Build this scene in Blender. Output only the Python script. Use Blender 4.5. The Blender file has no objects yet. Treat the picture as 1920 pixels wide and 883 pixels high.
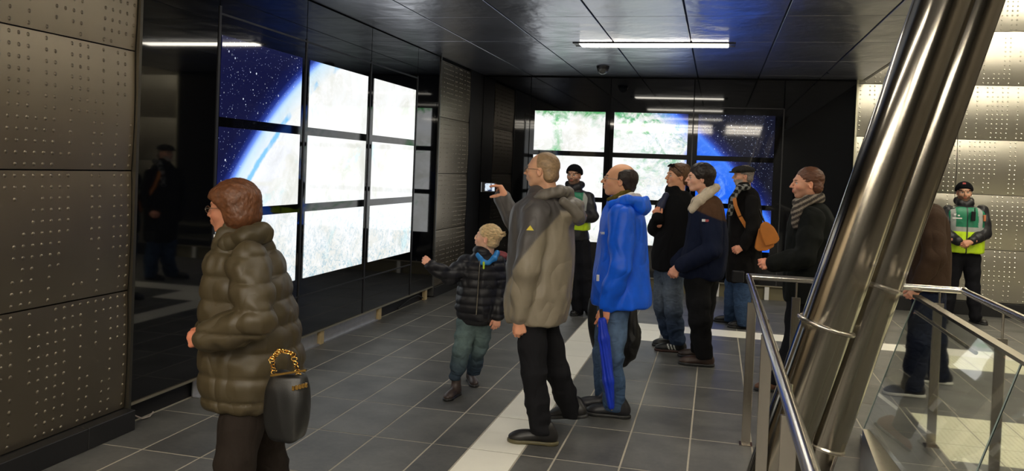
import bpy, bmesh, math, random
import numpy as np
from mathutils import Vector, Matrix
random.seed(7); rng = np.random.default_rng(7)
SC = bpy.context.scene; COL = SC.collection
# ------------------------------------------------------------------ camera
F_PX, PX0, PY0, CH = 1550.0, 960.0, 345.0, 1.69
def _n(v): v = np.array(v, float); return v/np.linalg.norm(v)
AY = _n([(1344-PX0)/F_PX, -(330-PY0)/F_PX, -1.0])           # room depth axis in camera space
_h = np.array([(344-PX0)/F_PX, -(290-PY0)/F_PX, -1.0])
AZ = _n(np.cross(AY, _h)); AZ = AZ if AZ[1] > 0 else -AZ
AX = np.cross(AY, AZ)
R = np.array([AX, AY, AZ])                                   # rows: world axes in camera space -> columns are camera axes in world
cam = bpy.data.cameras.new('camera'); camo = bpy.data.objects.new('camera', cam); COL.objects.link(camo)
cam.sensor_width = 36.0; cam.lens = F_PX/1920*36.0; cam.shift_y = -(441.5-PY0)/1920; cam.clip_start = .05
M4 = np.eye(4); M4[:3, :3] = R; M4[:3, 3] = (0, 0, CH)
camo.matrix_world = Matrix(M4.tolist()); SC.camera = camo
# ------------------------------------------------------------------ world, exposure
SC.view_settings.view_transform = 'Standard'; SC.view_settings.look = 'None'
SC.view_settings.gamma = 1; SC.view_settings.exposure = 0.12; SC.view_settings.use_curve_mapping = False
wd = bpy.data.worlds.new('world'); SC.world = wd; wd.use_nodes = True
wd.node_tree.nodes['Background'].inputs[0].default_value = (.5, .55, .65, 1)
wd.node_tree.nodes['Background'].inputs[1].default_value = .02
LAMP = 15.       # strength of the ceiling strip lamps
HALL = 62.0      # strength of the strip lamps in the high hall on the right
SCREEN = 1.02    # strength of the display screens
def at(px, py, Y):
    v = R @ np.array([(px-PX0)/F_PX, -(py-PY0)/F_PX, -1.0]); t = Y/v[1]
    return np.array([v[0]*t, Y, CH+v[2]*t])
# ------------------------------------------------------------------ object helpers
def tag(o, label=None, cat=None, group=None, kind=None):
    if label: o['label'] = label
    if cat: o['category'] = cat
    if group: o['group'] = group
    if kind: o['kind'] = kind
    return o
def empty(name, loc, label, cat, group=None):
    o = bpy.data.objects.new(name, None); COL.objects.link(o); o.location = loc
    o.empty_display_size = .1
    return tag(o, label, cat, group)
def link(name, me, mat=None, parent=None, smooth=False, world=True):
    if mat is not None and len(me.materials) == 0: me.materials.append(mat)
    o = bpy.data.objects.new(name, me); COL.objects.link(o)
    if parent is not None:
        o.parent = parent
        if world: o.matrix_parent_inverse = PINV(parent)
    if smooth: me.shade_smooth()
    return o
def PINV(p):
    m = Matrix.Identity(4); q = p
    while q is not None:
        m = q.matrix_parent_inverse @ q.matrix_basis if q.parent else q.matrix_basis.copy()
        m0 = m
        break
    # world matrix of p (two levels at most)
    w = p.matrix_basis.copy()
    if p.parent is not None:
        w = p.parent.matrix_basis @ p.matrix_parent_inverse @ p.matrix_basis
        if p.parent.parent is not None: w = p.parent.parent.matrix_basis @ p.parent.matrix_parent_inverse @ w
    return w.inverted()
class MB:
    def __init__(s): s.v = []; s.f = []
    def add(s, v, f):
        n = len(s.v); s.v += [tuple(map(float, p)) for p in v]; s.f += [tuple(i+n for i in q) for q in f]; return s
    def box(s, a, b, ch=0.0):
        x0, y0, z0 = a; x1, y1, z1 = b
        if ch <= 0:
            v = [(x0,y0,z0),(x1,y0,z0),(x1,y1,z0),(x0,y1,z0),(x0,y0,z1),(x1,y0,z1),(x1,y1,z1),(x0,y1,z1)]
            return s.add(v, [(0,3,2,1),(4,5,6,7),(0,1,5,4),(1,2,6,5),(2,3,7,6),(3,0,4,7)])
        bm = bmesh.new(); bmesh.ops.create_cube(bm, size=1)
        for q in bm.verts: q.co = Vector(((x0+x1)/2+q.co.x*(x1-x0), (y0+y1)/2+q.co.y*(y1-y0), (z0+z1)/2+q.co.z*(z1-z0)))
        bmesh.ops.bevel(bm, geom=bm.edges[:], offset=ch, segments=1, affect='EDGES')
        s.add([q.co[:] for q in bm.verts], [[q.index for q in f.verts] for f in bm.faces]) if not bm.verts.index_update() else 0
        bm.free(); return s
    def tube(s, pts, r, n=12, cap=True, sq=None):
        pts = [np.array(p, float) for p in pts]; rs = r if hasattr(r, '__len__') else [r]*len(pts)
        T = [_n(pts[min(i+1, len(pts)-1)]-pts[max(i-1, 0)]) for i in range(len(pts))]
        u = np.cross(T[0], [0, 0, 1]); u = np.cross(T[0], [0, 1, 0]) if np.linalg.norm(u) < .2 else u
        u = _n(u); rings = []
        for i, p in enumerate(pts):
            u = _n(u-T[i]*(u@T[i])); w = np.cross(T[i], u)
            rings.append([p+rs[i]*(math.cos(a)*u+math.sin(a)*w) for a in [2*math.pi*k/n+(math.pi/4 if n == 4 else 0) for k in range(n)]])
        v = [q for g in rings for q in g]; f = []
        for i in range(len(pts)-1):
            for k in range(n):
                a = i*n+k; b = i*n+(k+1) % n; f.append((a, b, b+n, a+n))
        if cap: f += [tuple(range(n))[::-1], tuple((len(pts)-1)*n+k for k in range(n))]
        return s.add(v, f)
    def bar(s, p, q, w, h, up=(0, 0, 1)):
        p = np.array(p, float); q = np.array(q, float); t = _n(q-p); a = _n(np.cross(t, up)); b = np.cross(a, t)
        v = [c+sx*a*w/2+sy*b*h/2 for c in (p, q) for sx, sy in ((-1,-1),(1,-1),(1,1),(-1,1))]
        return s.add(v, [(0,1,2,3),(7,6,5,4),(0,4,5,1),(1,5,6,2),(2,6,7,3),(3,7,4,0)])
    def mesh(s, name):
        me = bpy.data.meshes.new(name); me.from_pydata(s.v, [], s.f); me.update()
        bm = bmesh.new(); bm.from_mesh(me); bmesh.ops.recalc_face_normals(bm, faces=bm.faces[:]); bm.to_mesh(me); bm.free()
        return me
    def build(s, name, mat, parent=None, smooth=False):
        me = s.mesh(name); o = link(name, me, mat, parent)
        if smooth:
            me.shade_smooth(); me.set_sharp_from_angle(angle=math.radians(40))
        return o
# ------------------------------------------------------------------ materials
def newmat(name):
    m = bpy.data.materials.new(name); m.use_nodes = True; nt = m.node_tree
    return m, nt, nt.nodes['Principled BSDF']
def N(nt, t, **kw):
    n = nt.nodes.new(t)
    for k, v in kw.items():
        if k in n.inputs: n.inputs[k].default_value = v
        else: setattr(n, k, v)
    return n
def pmat(name, col, rough=.5, metal=0, spec=.5, noise=0, nscale=20, bump=0, bscale=80, coat=0, stretch=None, rvar=0, bdist=.004):
    m, nt, b = newmat(name); L = nt.links
    b.inputs['Base Color'].default_value = (*col, 1); b.inputs['Roughness'].default_value = rough
    b.inputs['Metallic'].default_value = metal; b.inputs['Specular IOR Level'].default_value = spec
    b.inputs['Coat Weight'].default_value = coat
    g = N(nt, 'ShaderNodeNewGeometry'); mp = N(nt, 'ShaderNodeMapping'); L.new(g.outputs['Position'], mp.inputs[0])
    if stretch: mp.inputs['Scale'].default_value = stretch
    if noise:
        n = N(nt, 'ShaderNodeTexNoise', Scale=nscale, Detail=5.0); L.new(mp.outputs[0], n.inputs['Vector'])
        mx = N(nt, 'ShaderNodeMix', data_type='RGBA'); L.new(n.outputs[0], mx.inputs[0])
        mx.inputs[6].default_value = (*[c*(1-noise) for c in col], 1); mx.inputs[7].default_value = (*[min(1, c*(1+noise)) for c in col], 1)
        L.new(mx.outputs[2], b.inputs['Base Color'])
    if rvar:
        n = N(nt, 'ShaderNodeTexNoise', Scale=nscale, Detail=4.0); L.new(mp.outputs[0], n.inputs['Vector'])
        mr = N(nt, 'ShaderNodeMapRange'); mr.inputs[3].default_value = max(.02, rough-rvar); mr.inputs[4].default_value = rough+rvar
        L.new(n.outputs[0], mr.inputs[0]); L.new(mr.outputs[0], b.inputs['Roughness'])
    if bump:
        n = N(nt, 'ShaderNodeTexNoise', Scale=bscale, Detail=4.0); L.new(mp.outputs[0], n.inputs['Vector'])
        bp = N(nt, 'ShaderNodeBump', Strength=bump, Distance=bdist); L.new(n.outputs[0], bp.inputs['Height']); L.new(bp.outputs[0], b.inputs['Normal'])
    return m
def emat(name, col, s):
    m, nt, b = newmat(name); b.inputs['Base Color'].default_value = (*col, 1)
    b.inputs['Emission Color'].default_value = (*col, 1); b.inputs['Emission Strength'].default_value = s; return m
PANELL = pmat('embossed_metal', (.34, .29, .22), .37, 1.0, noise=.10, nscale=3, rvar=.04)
PANELR = pmat('embossed_metal_lit', (.64, .61, .52), .29, 1.0)  # same metal as the left wall, colour lightened to stand for stronger light
SEAM = pmat('seam_black', (.006, .006, .007), .6)
DGLASS = pmat('black_glass', (.003, .0035, .005), .035, spec=.62)
DARKM = pmat('dark_metal', (.06, .06, .065), .4, .8)
CEILM = pmat('ceiling_metal', (.46, .48, .56), .30, .9, noise=.12, nscale=1.3, rvar=.06, bump=.9, bscale=2.2, bdist=.03)
BASEB = pmat('baseboard_stone', (.012, .012, .013), .45, noise=.3, nscale=30)
STEEL = pmat('brushed_steel', (.50, .46, .40), .22, 1.0, noise=.06, nscale=60, stretch=(1, 1, .03), rvar=.05)
COLST = pmat('column_steel', (.33, .30, .25), .15, 1.0)
GALV = pmat('galvanised', (.5, .5, .52), .4, .8, noise=.15, nscale=15)
WOODP = pmat('pale_block', (.55, .42, .22), .6, noise=.2, nscale=30)
PLASW = pmat('white_enamel', (.8, .8, .78), .4)
GROUT = pmat('grout', (.42, .38, .31), .8, noise=.15, nscale=30)
WHITET = pmat('white_stone', (.90, .87, .77), .45, noise=.05, nscale=6, bump=.1)
TACT = pmat('tactile_stone', (.78, .76, .56), .5, noise=.06, nscale=8, bump=.1)
LAMPM = emat('lamp_diffuser', (1, .93, .80), LAMP)
LAMPFILL = emat('fill_diffuser', (1, .91, .76), LAMP*3.0)
HALLM = emat('hall_lamp_diffuser', (1, .91, .72), HALL)
def tile_material():
    m, nt, b = newmat('slate_tile'); L = nt.links
    oi = N(nt, 'ShaderNodeObjectInfo'); g = N(nt, 'ShaderNodeNewGeometry')
    n1 = N(nt, 'ShaderNodeTexNoise', Scale=3.0, Detail=6.0); L.new(g.outputs['Position'], n1.inputs['Vector'])
    n2 = N(nt, 'ShaderNodeTexNoise', Scale=26.0, Detail=8.0, Roughness=.7); L.new(g.outputs['Position'], n2.inputs['Vector'])
    a = N(nt, 'ShaderNodeMath', operation='ADD'); L.new(n1.outputs[0], a.inputs[0]); L.new(n2.outputs[0], a.inputs[1])
    a2 = N(nt, 'ShaderNodeMath', operation='MULTIPLY_ADD'); L.new(oi.outputs['Random'], a2.inputs[0]); a2.inputs[1].default_value = .22; L.new(a.outputs[0], a2.inputs[2])
    cr = N(nt, 'ShaderNodeValToRGB'); L.new(a2.outputs[0], cr.inputs[0]) 
    mr = N(nt, 'ShaderNodeMapRange'); mr.inputs[1].default_value = .75; mr.inputs[2].default_value = 1.4; L.new(a2.outputs[0], mr.inputs[0]); L.new(mr.outputs[0], cr.inputs[0])
    cr.color_ramp.elements[0].color = (.050, .050, .049, 1); cr.color_ramp.elements[1].color = (.150, .147, .138, 1)
    L.new(cr.outputs[0], b.inputs['Base Color']); b.inputs['Roughness'].default_value = .42
    mr2 = N(nt, 'ShaderNodeMapRange'); mr2.inputs[3].default_value = .34; mr2.inputs[4].default_value = .6; L.new(n2.outputs[0], mr2.inputs[0]); L.new(mr2.outputs[0], b.inputs['Roughness'])
    bp = N(nt, 'ShaderNodeBump', Strength=.12, Distance=.004); L.new(n2.outputs[0], bp.inputs['Height']); L.new(bp.outputs[0], b.inputs['Normal'])
    return m
TILE = tile_material()
def screen_material(name, axis, cu, cz, r, flip, seed):
    """moving picture of the earth from space: axis = world axis along the wall; the limb is a circle (cu, cz, r)"""
    m, nt, b = newmat(name); L = nt.links
    g = N(nt, 'ShaderNodeNewGeometry'); sp = N(nt, 'ShaderNodeSeparateXYZ'); L.new(g.outputs['Position'], sp.inputs[0])
    def mt(op, a, c=None, d=None):
        n = N(nt, 'ShaderNodeMath', operation=op)
        for i, x in enumerate((a, c, d)):
            if x is None: continue
            if isinstance(x, (int, float)): n.inputs[i].default_value = x
            else: L.new(x, n.inputs[i])
        return n.outputs[0]
    U = sp.outputs[axis]; Zc = sp.outputs[2]
    du = mt('SUBTRACT', U, cu); dz = mt('SUBTRACT', Zc, cz)
    rr = mt('SQRT', mt('ADD', mt('MULTIPLY', du, du), mt('MULTIPLY', dz, dz)))
    h = mt('SUBTRACT', rr, r)                                  # height above the limb
    cb = N(nt, 'ShaderNodeCombineXYZ'); L.new(U, cb.inputs[0]); L.new(Zc, cb.inputs[1]); cb.inputs[2].default_value = seed
    V = cb.outputs[0]
    def noise(s, det=6, rough=.55, dist=0, off=0):
        n = N(nt, 'ShaderNodeTexNoise', Scale=s, Detail=float(det), Roughness=rough, Distortion=float(dist))
        mp = N(nt, 'ShaderNodeMapping'); mp.inputs['Location'].default_value = (off, off*.7, off*1.3); L.new(V, mp.inputs[0]); L.new(mp.outputs[0], n.inputs['Vector']); return n.outputs[0]
    def ramp(x, stops, inter='LINEAR'):
        n = N(nt, 'ShaderNodeValToRGB'); n.color_ramp.interpolation = inter; e = n.color_ramp.elements
        while len(e) > 1: e.remove(e[-1])
        e[0].position = stops[0][0]; e[0].color = (*stops[0][1], 1)
        for p, c in stops[1:]: q = e.new(p); q.color = (*c, 1)
        L.new(x, n.inputs[0]); return n.outputs[0]
    def mix(f, a, c, bl='MIX'):
        n = N(nt, 'ShaderNodeMix', data_type='RGBA', blend_type=bl); n.clamp_factor = True
        for i, x in ((0, f), (6, a), (7, c)):
            if isinstance(x, (int, float)): n.inputs[i].default_value = x
            elif isinstance(x, tuple): n.inputs[i].default_value = (*x, 1)
            else: L.new(x, n.inputs[i])
        return n.outputs[2]
    def rng_(x, a, c, lo=0., hi=1.):
        n = N(nt, 'ShaderNodeMapRange'); n.clamp = True
        for i, q in zip((1, 2, 3, 4), (a, c, lo, hi)): n.inputs[i].default_value = q
        L.new(x, n.inputs[0]); return n.outputs[0]
    # land: pale desert, green patches, fine folds of mountains, cloud streaks
    land = ramp(noise(2.2, 7, .6, .6), [(.3, (.70, .71, .64)), (.5, (.86, .87, .85)), (.7, (.93, .96, 1.0))])
    green = rng_(noise(1.7, 8, .68, .8, 3.1), .56 if flip else .60, .68)
    land = mix(green, land, (.12, .50, .18) if flip else (.66, .84, .86))
    folds = rng_(noise(13, 8, .78, 1.8, 9.7), .48, .60, 0, .85)
    low = rng_(Zc, 1.5, .7) if not flip else rng_(U, -1.4, -.4)
    land = mix(mt('MULTIPLY', folds, low), land, (  .30, .50, .60))
    cloud = rng_(noise(3.2, 9, .72, 1.8, 21.), .5, .72, 0, .9)
    land = mix(cloud, land, (1., 1., 1.))
    if flip:
        land = mix(rng_(mt('MULTIPLY_ADD', noise(3.5, 7, .7, .8, 40.), .5, Zc), 2.70, 2.80), land, (.10, .40, .14))
        land = mix(mt('MULTIPLY', rng_(noise(2.6, 8, .7, 2.2, 51.), .50, .60), rng_(h, -.9, -.45)), land, (.13, .45, .22))
        land = mix(rng_(noise(4.5, 9, .75, 2.5, 61.), .52, .66), land, (1., 1., 1.))
        sea = mix(rng_(noise(5, 7, .7, 2.0, 71.), .5, .75, 0, .7), (.015, .13, .85), (.25, .50, 1.))
        land = mix(rng_(mt('ADD', mt('MULTIPLY_ADD', noise(2.2, 6, .6, .5, 81.), .45, U), mt('MULTIPLY', mt('SUBTRACT', 2.0, Zc), .15)), -.22, -.10), land, sea)
    # edge: land fading to blue air near the limb
    rim = rng_(h, -.24 if flip else -.20, -.03)
    land = mix(mt('MULTIPLY', rim, .90 if flip else .45), land, (.05, .20, .85) if flip else (.20, .62, .95))
    if not flip:   # a coast line of blue just inside the limb
        cst = mt('MULTIPLY', rng_(mt('ABSOLUTE', mt('ADD', mt('ADD', h, .17), mt('MULTIPLY', mt('SUBTRACT', noise(3, 5, .6, 0, 5.), .5), .12))), .035, .015), rng_(noise(2.6, 3, .5, 0, 31.), .45, .55, 0, .8))
        land = mix(cst, land, (.10, .50, .90))
    air = ramp(rng_(h, -.05, .22), [(0, (.40, .68, 1.0) if not flip else (.10, .32, 1.)), (.20, (.16, .30, .95) if not flip else (.03, .12, .7)), (.36, (.02, .04, .26)), (.55, (.007, .011, .075)), (1, (.006, .007, .038) if not flip else (.006, .007, .018))])
    vo = N(nt, 'ShaderNodeTexVoronoi', Scale=24.0); L.new(V, vo.inputs['Vector'])
    sz = N(nt, 'ShaderNodeSeparateColor'); L.new(vo.outputs['Color'], sz.inputs[0])
    star = mt('MULTIPLY', mt('LESS_THAN', vo.outputs['Distance'], mt('MULTIPLY_ADD', mt('POWER', sz.outputs[0], 3.0), .15, .065)), mt('POWER', sz.outputs[1], 1.5))
    sky = mix(star, air, (.75, .82, 1.))
    vo2 = N(nt, 'ShaderNodeTexVoronoi', Scale=42.0); L.new(V, vo2.inputs['Vector'])
    sky = mix(mt('MULTIPLY', mt('LESS_THAN', vo2.outputs['Distance'], .13), .5), sky, (.5, .6, 1.))
    colr = mix(rng_(h, -.05, .0), land, sky)
    L.new(colr, b.inputs['Emission Color']); b.inputs['Emission Strength'].default_value = SCREEN
    b.inputs['Base Color'].default_value = (.003, .003, .004, 1); b.inputs['Roughness'].default_value = .04; b.inputs['Specular IOR Level'].default_value = .62
    return m
SCRL = screen_material('screen_picture_left', 1, 8.863, -1.508, 4.607, False, 1.7)
SCRB = screen_material('screen_picture_back', 0, -3.985, -1.914, 5.597, True, 4.4)
# ------------------------------------------------------------------ room dimensions
XL, YB, ZC, XE = -3.45, 11.95, 3.06, 1.86        # left wall, back wall, low ceiling, right edge of the low ceiling
XR, ZH, YF = 7.2, 4.7, -3.5                       # far right wall, high hall ceiling, wall behind the camera
def structure(name, mb, mat, parent=None, smooth=False): return tag(mb.build(name, mat, parent, smooth), kind='structure')
# floor ---------------------------------------------------------------
floor = structure('floor', MB().box((XL-.1, YF-.1, -.12), (XR+.1, YB+.15, -.0012)), GROUT)
TP, TL, J = .378, .675, .010
def tile_mesh(w, l, mat, name='tile'):
    me = MB().box((0, 0, -.02), (w-J, l-J, 0), .0012).mesh(name); me.materials.append(mat); return me
_tc = {}
def put_tile(x0, x1, y0, y1, mat, name):
    k = (round(x1-x0, 3), round(y1-y0, 3), mat.name)
    if k not in _tc: _tc[k] = tile_mesh(x1-x0, y1-y0, mat, name)
    o = bpy.data.objects.new(name, _tc[k]); COL.objects.link(o); o.parent = floor
    o.location = (x0+J/2, y0+J/2, random.uniform(-.0006, .0006)); return o
xs = [-3.35+.235-TP] + [-3.115+TP*i for i in range(28)]
ys = [4.06+TL*i for i in range(-12, 12)]; ys = [y for y in ys if y < 9] 
stuff = MB(); ntile = 0
whites = [(-1.37, -1.055, -4, 9.38), (-1.37, 3.9, 9.0, 9.38), (-1.055, -.50, 8.42, 9.0), (2.12, 7.1, 8.38, 9.0), (1.47, 7.1, 5.56, 6.62), (2.9, 3.6, 6.62, 8.38)]
def clip(r, w):
    """rectangle minus rectangle -> list"""
    a, b_, c, d = r; e, f, g, h = w
    if e >= b_ or f <= a or g >= d or h <= c: return [r]
    out = []
    if e > a: out.append((a, e, c, d))
    if f < b_: out.append((f, b_, c, d))
    a2, b2 = max(a, e), min(b_, f)
    if g > c: out.append((a2, b2, c, g))
    if h < d: out.append((a2, b2, h, d))
    return out
rows = ys + [ys[-1]+TL]; rows = [y for y in rows if y < YB-.1]
while rows[-1]+TL < YB: rows.append(rows[-1]+TL)
rows.append(YB+.1)
cand = []
for i in range(len(xs)-1):
    for j in range(len(rows)-1):
        rs = [(xs[i], xs[i+1], rows[j], rows[j+1])]
        for w in whites:
            rs = [q for r in rs for q in clip(r, w)]
        cand += [r for r in rs if r[1]-r[0] > .03 and r[3]-r[2] > .03]
def seen(r):
    x, y = (r[0]+r[1])/2, (r[2]+r[3])/2
    c = R.T @ np.array([x, y, -CH]); 
    if c[2] > -.5: return False
    px = PX0+F_PX*c[0]/-c[2]; py = PY0-F_PX*c[1]/-c[2]
    return -120 < px < 2040 and py < 980
vis = sorted([r for r in cand if seen(r)], key=lambda r: r[2]); VS = set(vis[:285])
for r in cand:
    if r in VS: put_tile(*r, TILE, 'tile')
    else: stuff.box((r[0]+J/2, r[2]+J/2, -.02), (r[1]-J/2, r[3]-J/2, 0))
tag(stuff.build('tile_field', TILE, floor), kind='stuff')
# white marking stones
y = 4.735
for k in range(-11, 7):
    y0 = 4.735+TL*k; y1 = min(y0+TL, 9.0)
    if y0 < 9.0: put_tile(-1.37, -1.055, y0, y1, WHITET, 'marking_stone')
put_tile(-1.37, -1.055, 9.0, 9.38, WHITET, 'marking_stone')
for k in range(7): put_tile(-1.055+TP*2*k if k else -1.055, min(-1.055+TP*2*(k+1), 3.9), 9.0, 9.38, WHITET, 'marking_stone')
put_tile(-1.055, -.5, 8.42, 9.0, WHITET, 'marking_stone')
def dotted(x0, x1, y0, y1):
    """tactile slab with a grid of small raised studs"""
    k = ('d', round(x1-x0, 3), round(y1-y0, 3))
    if k not in _tc:
        mb = MB().box((0, 0, -.02), (x1-x0-J, y1-y0-J, 0), .0012); n = max(2, int((x1-x0)/.033)); m_ = max(2, int((y1-y0)/.033))
        for a in range(n):
            for c in range(m_):
                u, v = (a+.5)*(x1-x0-J)/n, (c+.5)*(y1-y0-J)/m_; s_ = .008; t_ = .0045
                mb.add([(u-s_, v-s_, 0), (u+s_, v-s_, 0), (u+s_, v+s_, 0), (u-s_, v+s_, 0), (u-t_, v-t_, .004), (u+t_, v-t_, .004), (u+t_, v+t_, .004), (u-t_, v+t_, .004)],
                       [(4, 5, 6, 7), (0, 1, 5, 4), (1, 2, 6, 5), (2, 3, 7, 6), (3, 0, 4, 7)])
        me = mb.mesh('tactile_slab'); me.materials.append(TACT); _tc[k] = me
    o = bpy.data.objects.new('tactile_slab', _tc[k]); COL.objects.link(o); o.parent = floor; o.location = (x0+J/2, y0+J/2, 0)
S3 = .3
def zone(x0, x1, y0, y1):
    nx, ny = max(1, round((x1-x0)/.31)), max(1, round((y1-y0)/.33))
    for a in range(nx):
        for c in range(ny): dotted(x0+(x1-x0)*a/nx, x0+(x1-x0)*(a+1)/nx, y0+(y1-y0)*c/ny, y0+(y1-y0)*(c+1)/ny)
zone(2.12, 5.2, 8.38, 9.0); zone(1.47, 4.26, 5.56, 6.62); zone(2.9, 3.6, 6.62, 8.38)
tag(MB().box((5.2, 8.38, -.02), (7.1, 9, 0)).box((4.26, 5.56, -.02), (7.1, 6.62, 0)).box((3.9, 9.0, -.02), (7.1, 9.38, 0)).build('marking_field', TACT, floor), kind='stuff')
# embossed metal panels -------------------------------------------------
def stud_positions(w, h):
    px_, pz_ = .056, .054; nx, nz = int((w-.05)/px_), int((h-.04)/pz_); out = []
    prev = None
    for a in range(nx):
        on = random.random() < .5; dens = random.choice((.2, .6, .95, .95))
        for c in range(nz):
            if random.random() < .22: on = random.random() < dens
            if on: out.append(((a+.5)*w/nx, (c+.5)*h/nz))
    return out
def pillow(u, h, k=.024): return k*(1-(2*u/h-1)**2)
def metal_panel(parent, frame, w, h, name='metal_panel', pk=.010, PANEL=None):
    PANEL = PANEL or PANELL; pillow = lambda u, h: pk*(1-(2*u/h-1)**2)
    """frame(u, v, d) -> world point: u along wall, v up, d towards the room"""
    g = .004; nv = 10; V = []; Fq = []
    for k in range(nv+1):
        v = g+(h-2*g)*k/nv
        V += [frame(g, v, .012+pillow(v, h)), frame(w-g, v, .012+pillow(v, h))]
    n = len(V)
    for k in range(nv+1):
        v = g+(h-2*g)*k/nv; V += [frame(g, v, -.01), frame(w-g, v, -.01)]
    for k in range(nv): a = 2*k; Fq += [(a, a+1, a+3, a+2), (n+a+2, n+a+3, n+a+1, n+a), (a+2, n+a+2, n+a, a), (a+1, n+a+1, n+a+3, a+3)]
    Fq += [(0, n, n+1, 1), (2*nv, 2*nv+1, n+2*nv+1, n+2*nv)]
    mb = MB(); mb.add(V, Fq); o = mb.build(name, PANEL, parent, True)
    s = MB()
    for (u, v) in stud_positions(w, h):
        d0 = .012+pillow(v, h); r = .0125; vv = [frame(u+r*math.cos(t), v+r*math.sin(t), d0-.001) for t in np.arange(8)*math.pi/4]
        vv += [frame(u+.6*r*math.cos(t), v+.6*r*math.sin(t), d0+.0034) for t in np.arange(8)*math.pi/4]+[frame(u, v, d0+.0046)]
        s.add(vv, [(k, (k+1) % 8, 8+(k+1) % 8, 8+k) for k in range(8)]+[(8+k, 8+(k+1) % 8, 16) for k in range(8)])
    so = s.build('studs', PANEL, o); so.data.shade_smooth(); tag(so, kind='stuff')
    return o
ZS = [.127, .85, 1.58, 2.305, 3.03]
# left wall -------------------------------------------------------------
YG0, YG1 = 4.36, 9.95
wl = structure('wall_left', MB().box((XL-.25, YF, -.1), (XL-.06, YB+.3, ZC+.2)), SEAM)
for (ya, yb) in ((2.9, 4.33), (1.45, 2.9), (0, 1.45)):
    for k in range(4):
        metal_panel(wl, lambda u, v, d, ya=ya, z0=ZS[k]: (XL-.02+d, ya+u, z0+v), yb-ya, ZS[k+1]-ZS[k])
for k in range(4):
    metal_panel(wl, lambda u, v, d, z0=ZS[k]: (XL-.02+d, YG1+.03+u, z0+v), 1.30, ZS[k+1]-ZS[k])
structure('trim_1', MB().box((XL-.05, YG1+1.35, .0), (XL+.0, YB, ZC)), DARKM)
structure('trim_2', MB().box((XL-.06, 4.332, .1), (XL+.02, 4.356, ZC)), pmat('edge_steel', (.12, .11, .09), .4, .9))
structure('trim_3', MB().box((XL-.06, YG1+.002, .02), (XL+.012, YG1+.026, ZC)), pmat('edge_steel_far', (.2, .2, .19), .4, .9))
for i, (a, b_) in enumerate(((-3.5, 1.35), (1.353, 3.94), (3.943, 4.33))):
    structure('baseboard_left' if not i else 'baseboard_left.%03d' % i, MB().box((XL-.05, a, 0), (XL+.075, b_, .125), .004), BASEB)
structure('baseboard_left.003', MB().box((XL-.05, YG1+.03, 0), (XL+.02, YB, .125)), BASEB)
# glass cladding of the left wall in big panes
gl = [YG0, 5.18, 6.45, 7.815, 9.15, YG1]
for i in range(5):
    o = MB().box((XL-.02, gl[i]+.004, .15), (XL, gl[i+1]-.004, ZC-.01), .002).build('glass_panel', DGLASS, wl)
for i in range(1, 5):
    MB().box((XL-.02, gl[i]-.012, .14), (XL+.007, gl[i]+.012, 2.72 if i > 1 else 2.75), .001).build('joint_strip', DARKM, wl)
MB().box((XL-.03, 5.18, 2.69), (XL+.005, 9.15, 2.705)).build('joint_strip', DARKM, wl)
MB().box((XL-.03, 5.18, .50), (XL+.005, 9.15, .512)).build('joint_strip', DARKM, wl)
MB().box((XL-.03, YG0, .132), (XL+.012, YG1, .148)).build('edge_rail', pmat('edge_rail_steel', (.55, .5, .38), .35, .9), wl)
# open service gap under the glass
for y in (5.35, 6.95, 8.3, 9.75):
    MB().box((XL-.05, y-.035, 0), (XL-.005, y+.035, .13), .003).build('support_block', WOODP, wl)
for (a, b_) in ((5.40, 6.90), (7.0, 8.25)):
    MB().box((XL-.06, a, 0), (XL-.03, b_, .125)).box((XL-.045, a, 0), (XL-.005, b_, .012)).build('kick_plate', GALV, wl)
MB().box((XL-.04, 5.05, 0), (XL-.03, 5.3, .125)).box((XL-.04, 5.05, 0), (XL+.02, 5.3, .006)).build('bracket', GALV, wl)
tag(MB().tube([(XL-.03, 9.7, .03), (XL-.01, 9.45, .10), (XL-.02, 9.2, .085), (XL-.04, 8.9, .02)], .008, 8).build('service_cable', SEAM, None, True), 'thin black cable sagging in the gap under the left glass wall', 'cable')
tag(MB().tube([(XL-.05, 4.40, .11), (XL-.03, 4.44, .05), (XL-.01, 4.50, .012), (XL-.0, 4.56, .01), (XL-.02, 4.62, .02)], .005, 8).build('wire_bundle', pmat('wire_grey', (.35, .3, .27), .5), None, True), 'loose grey wires spilling from the gap under the near end of the left glass wall', 'wires')
# screens
SY = [(5.205, 6.375), (6.52, 7.735), (7.90, 9.09)]; SX = [(-2.645, -1.60), (-1.47, -.425), (-.285, .75)]
SZ = [(1.97, 2.55), (1.31, 1.90), (.66, 1.24)]
rn = ('top', 'middle', 'bottom'); cn = ('left', 'centre', 'right')
lc = {(0, 0): 'starry space', (1, 0): 'stars and planet edge'}
bc = {(0, 2): 'mostly dark starry space', (1, 2): 'blue planet edge and stars', (0, 1): 'white and green land with clouds'}
for r_ in range(3):
    for c_ in range(3):
        z0, z1 = SZ[r_]
        a, b_ = SY[c_]; o = MB().box((XL+.001, a, z0), (XL+.008, b_, z1), .0015).build('display_screen', SCRL)
        tag(o, '%s screen, %s column of left video wall, showing %s' % (rn[r_], ('near', 'middle', 'far')[c_], lc.get((r_, c_), 'pale bright land')), 'screen', 'screens of the left video wall')
        a, b_ = SX[c_]; o = MB().box((a, YB-.008, z0), (b_, YB-.001, z1), .0015).build('display_screen', SCRB)
        tag(o, '%s %s screen on the back wall, showing %s' % (rn[r_], cn[c_], bc.get((r_, c_), 'white land with green')), 'screen', 'screens of the back video wall')
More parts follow.
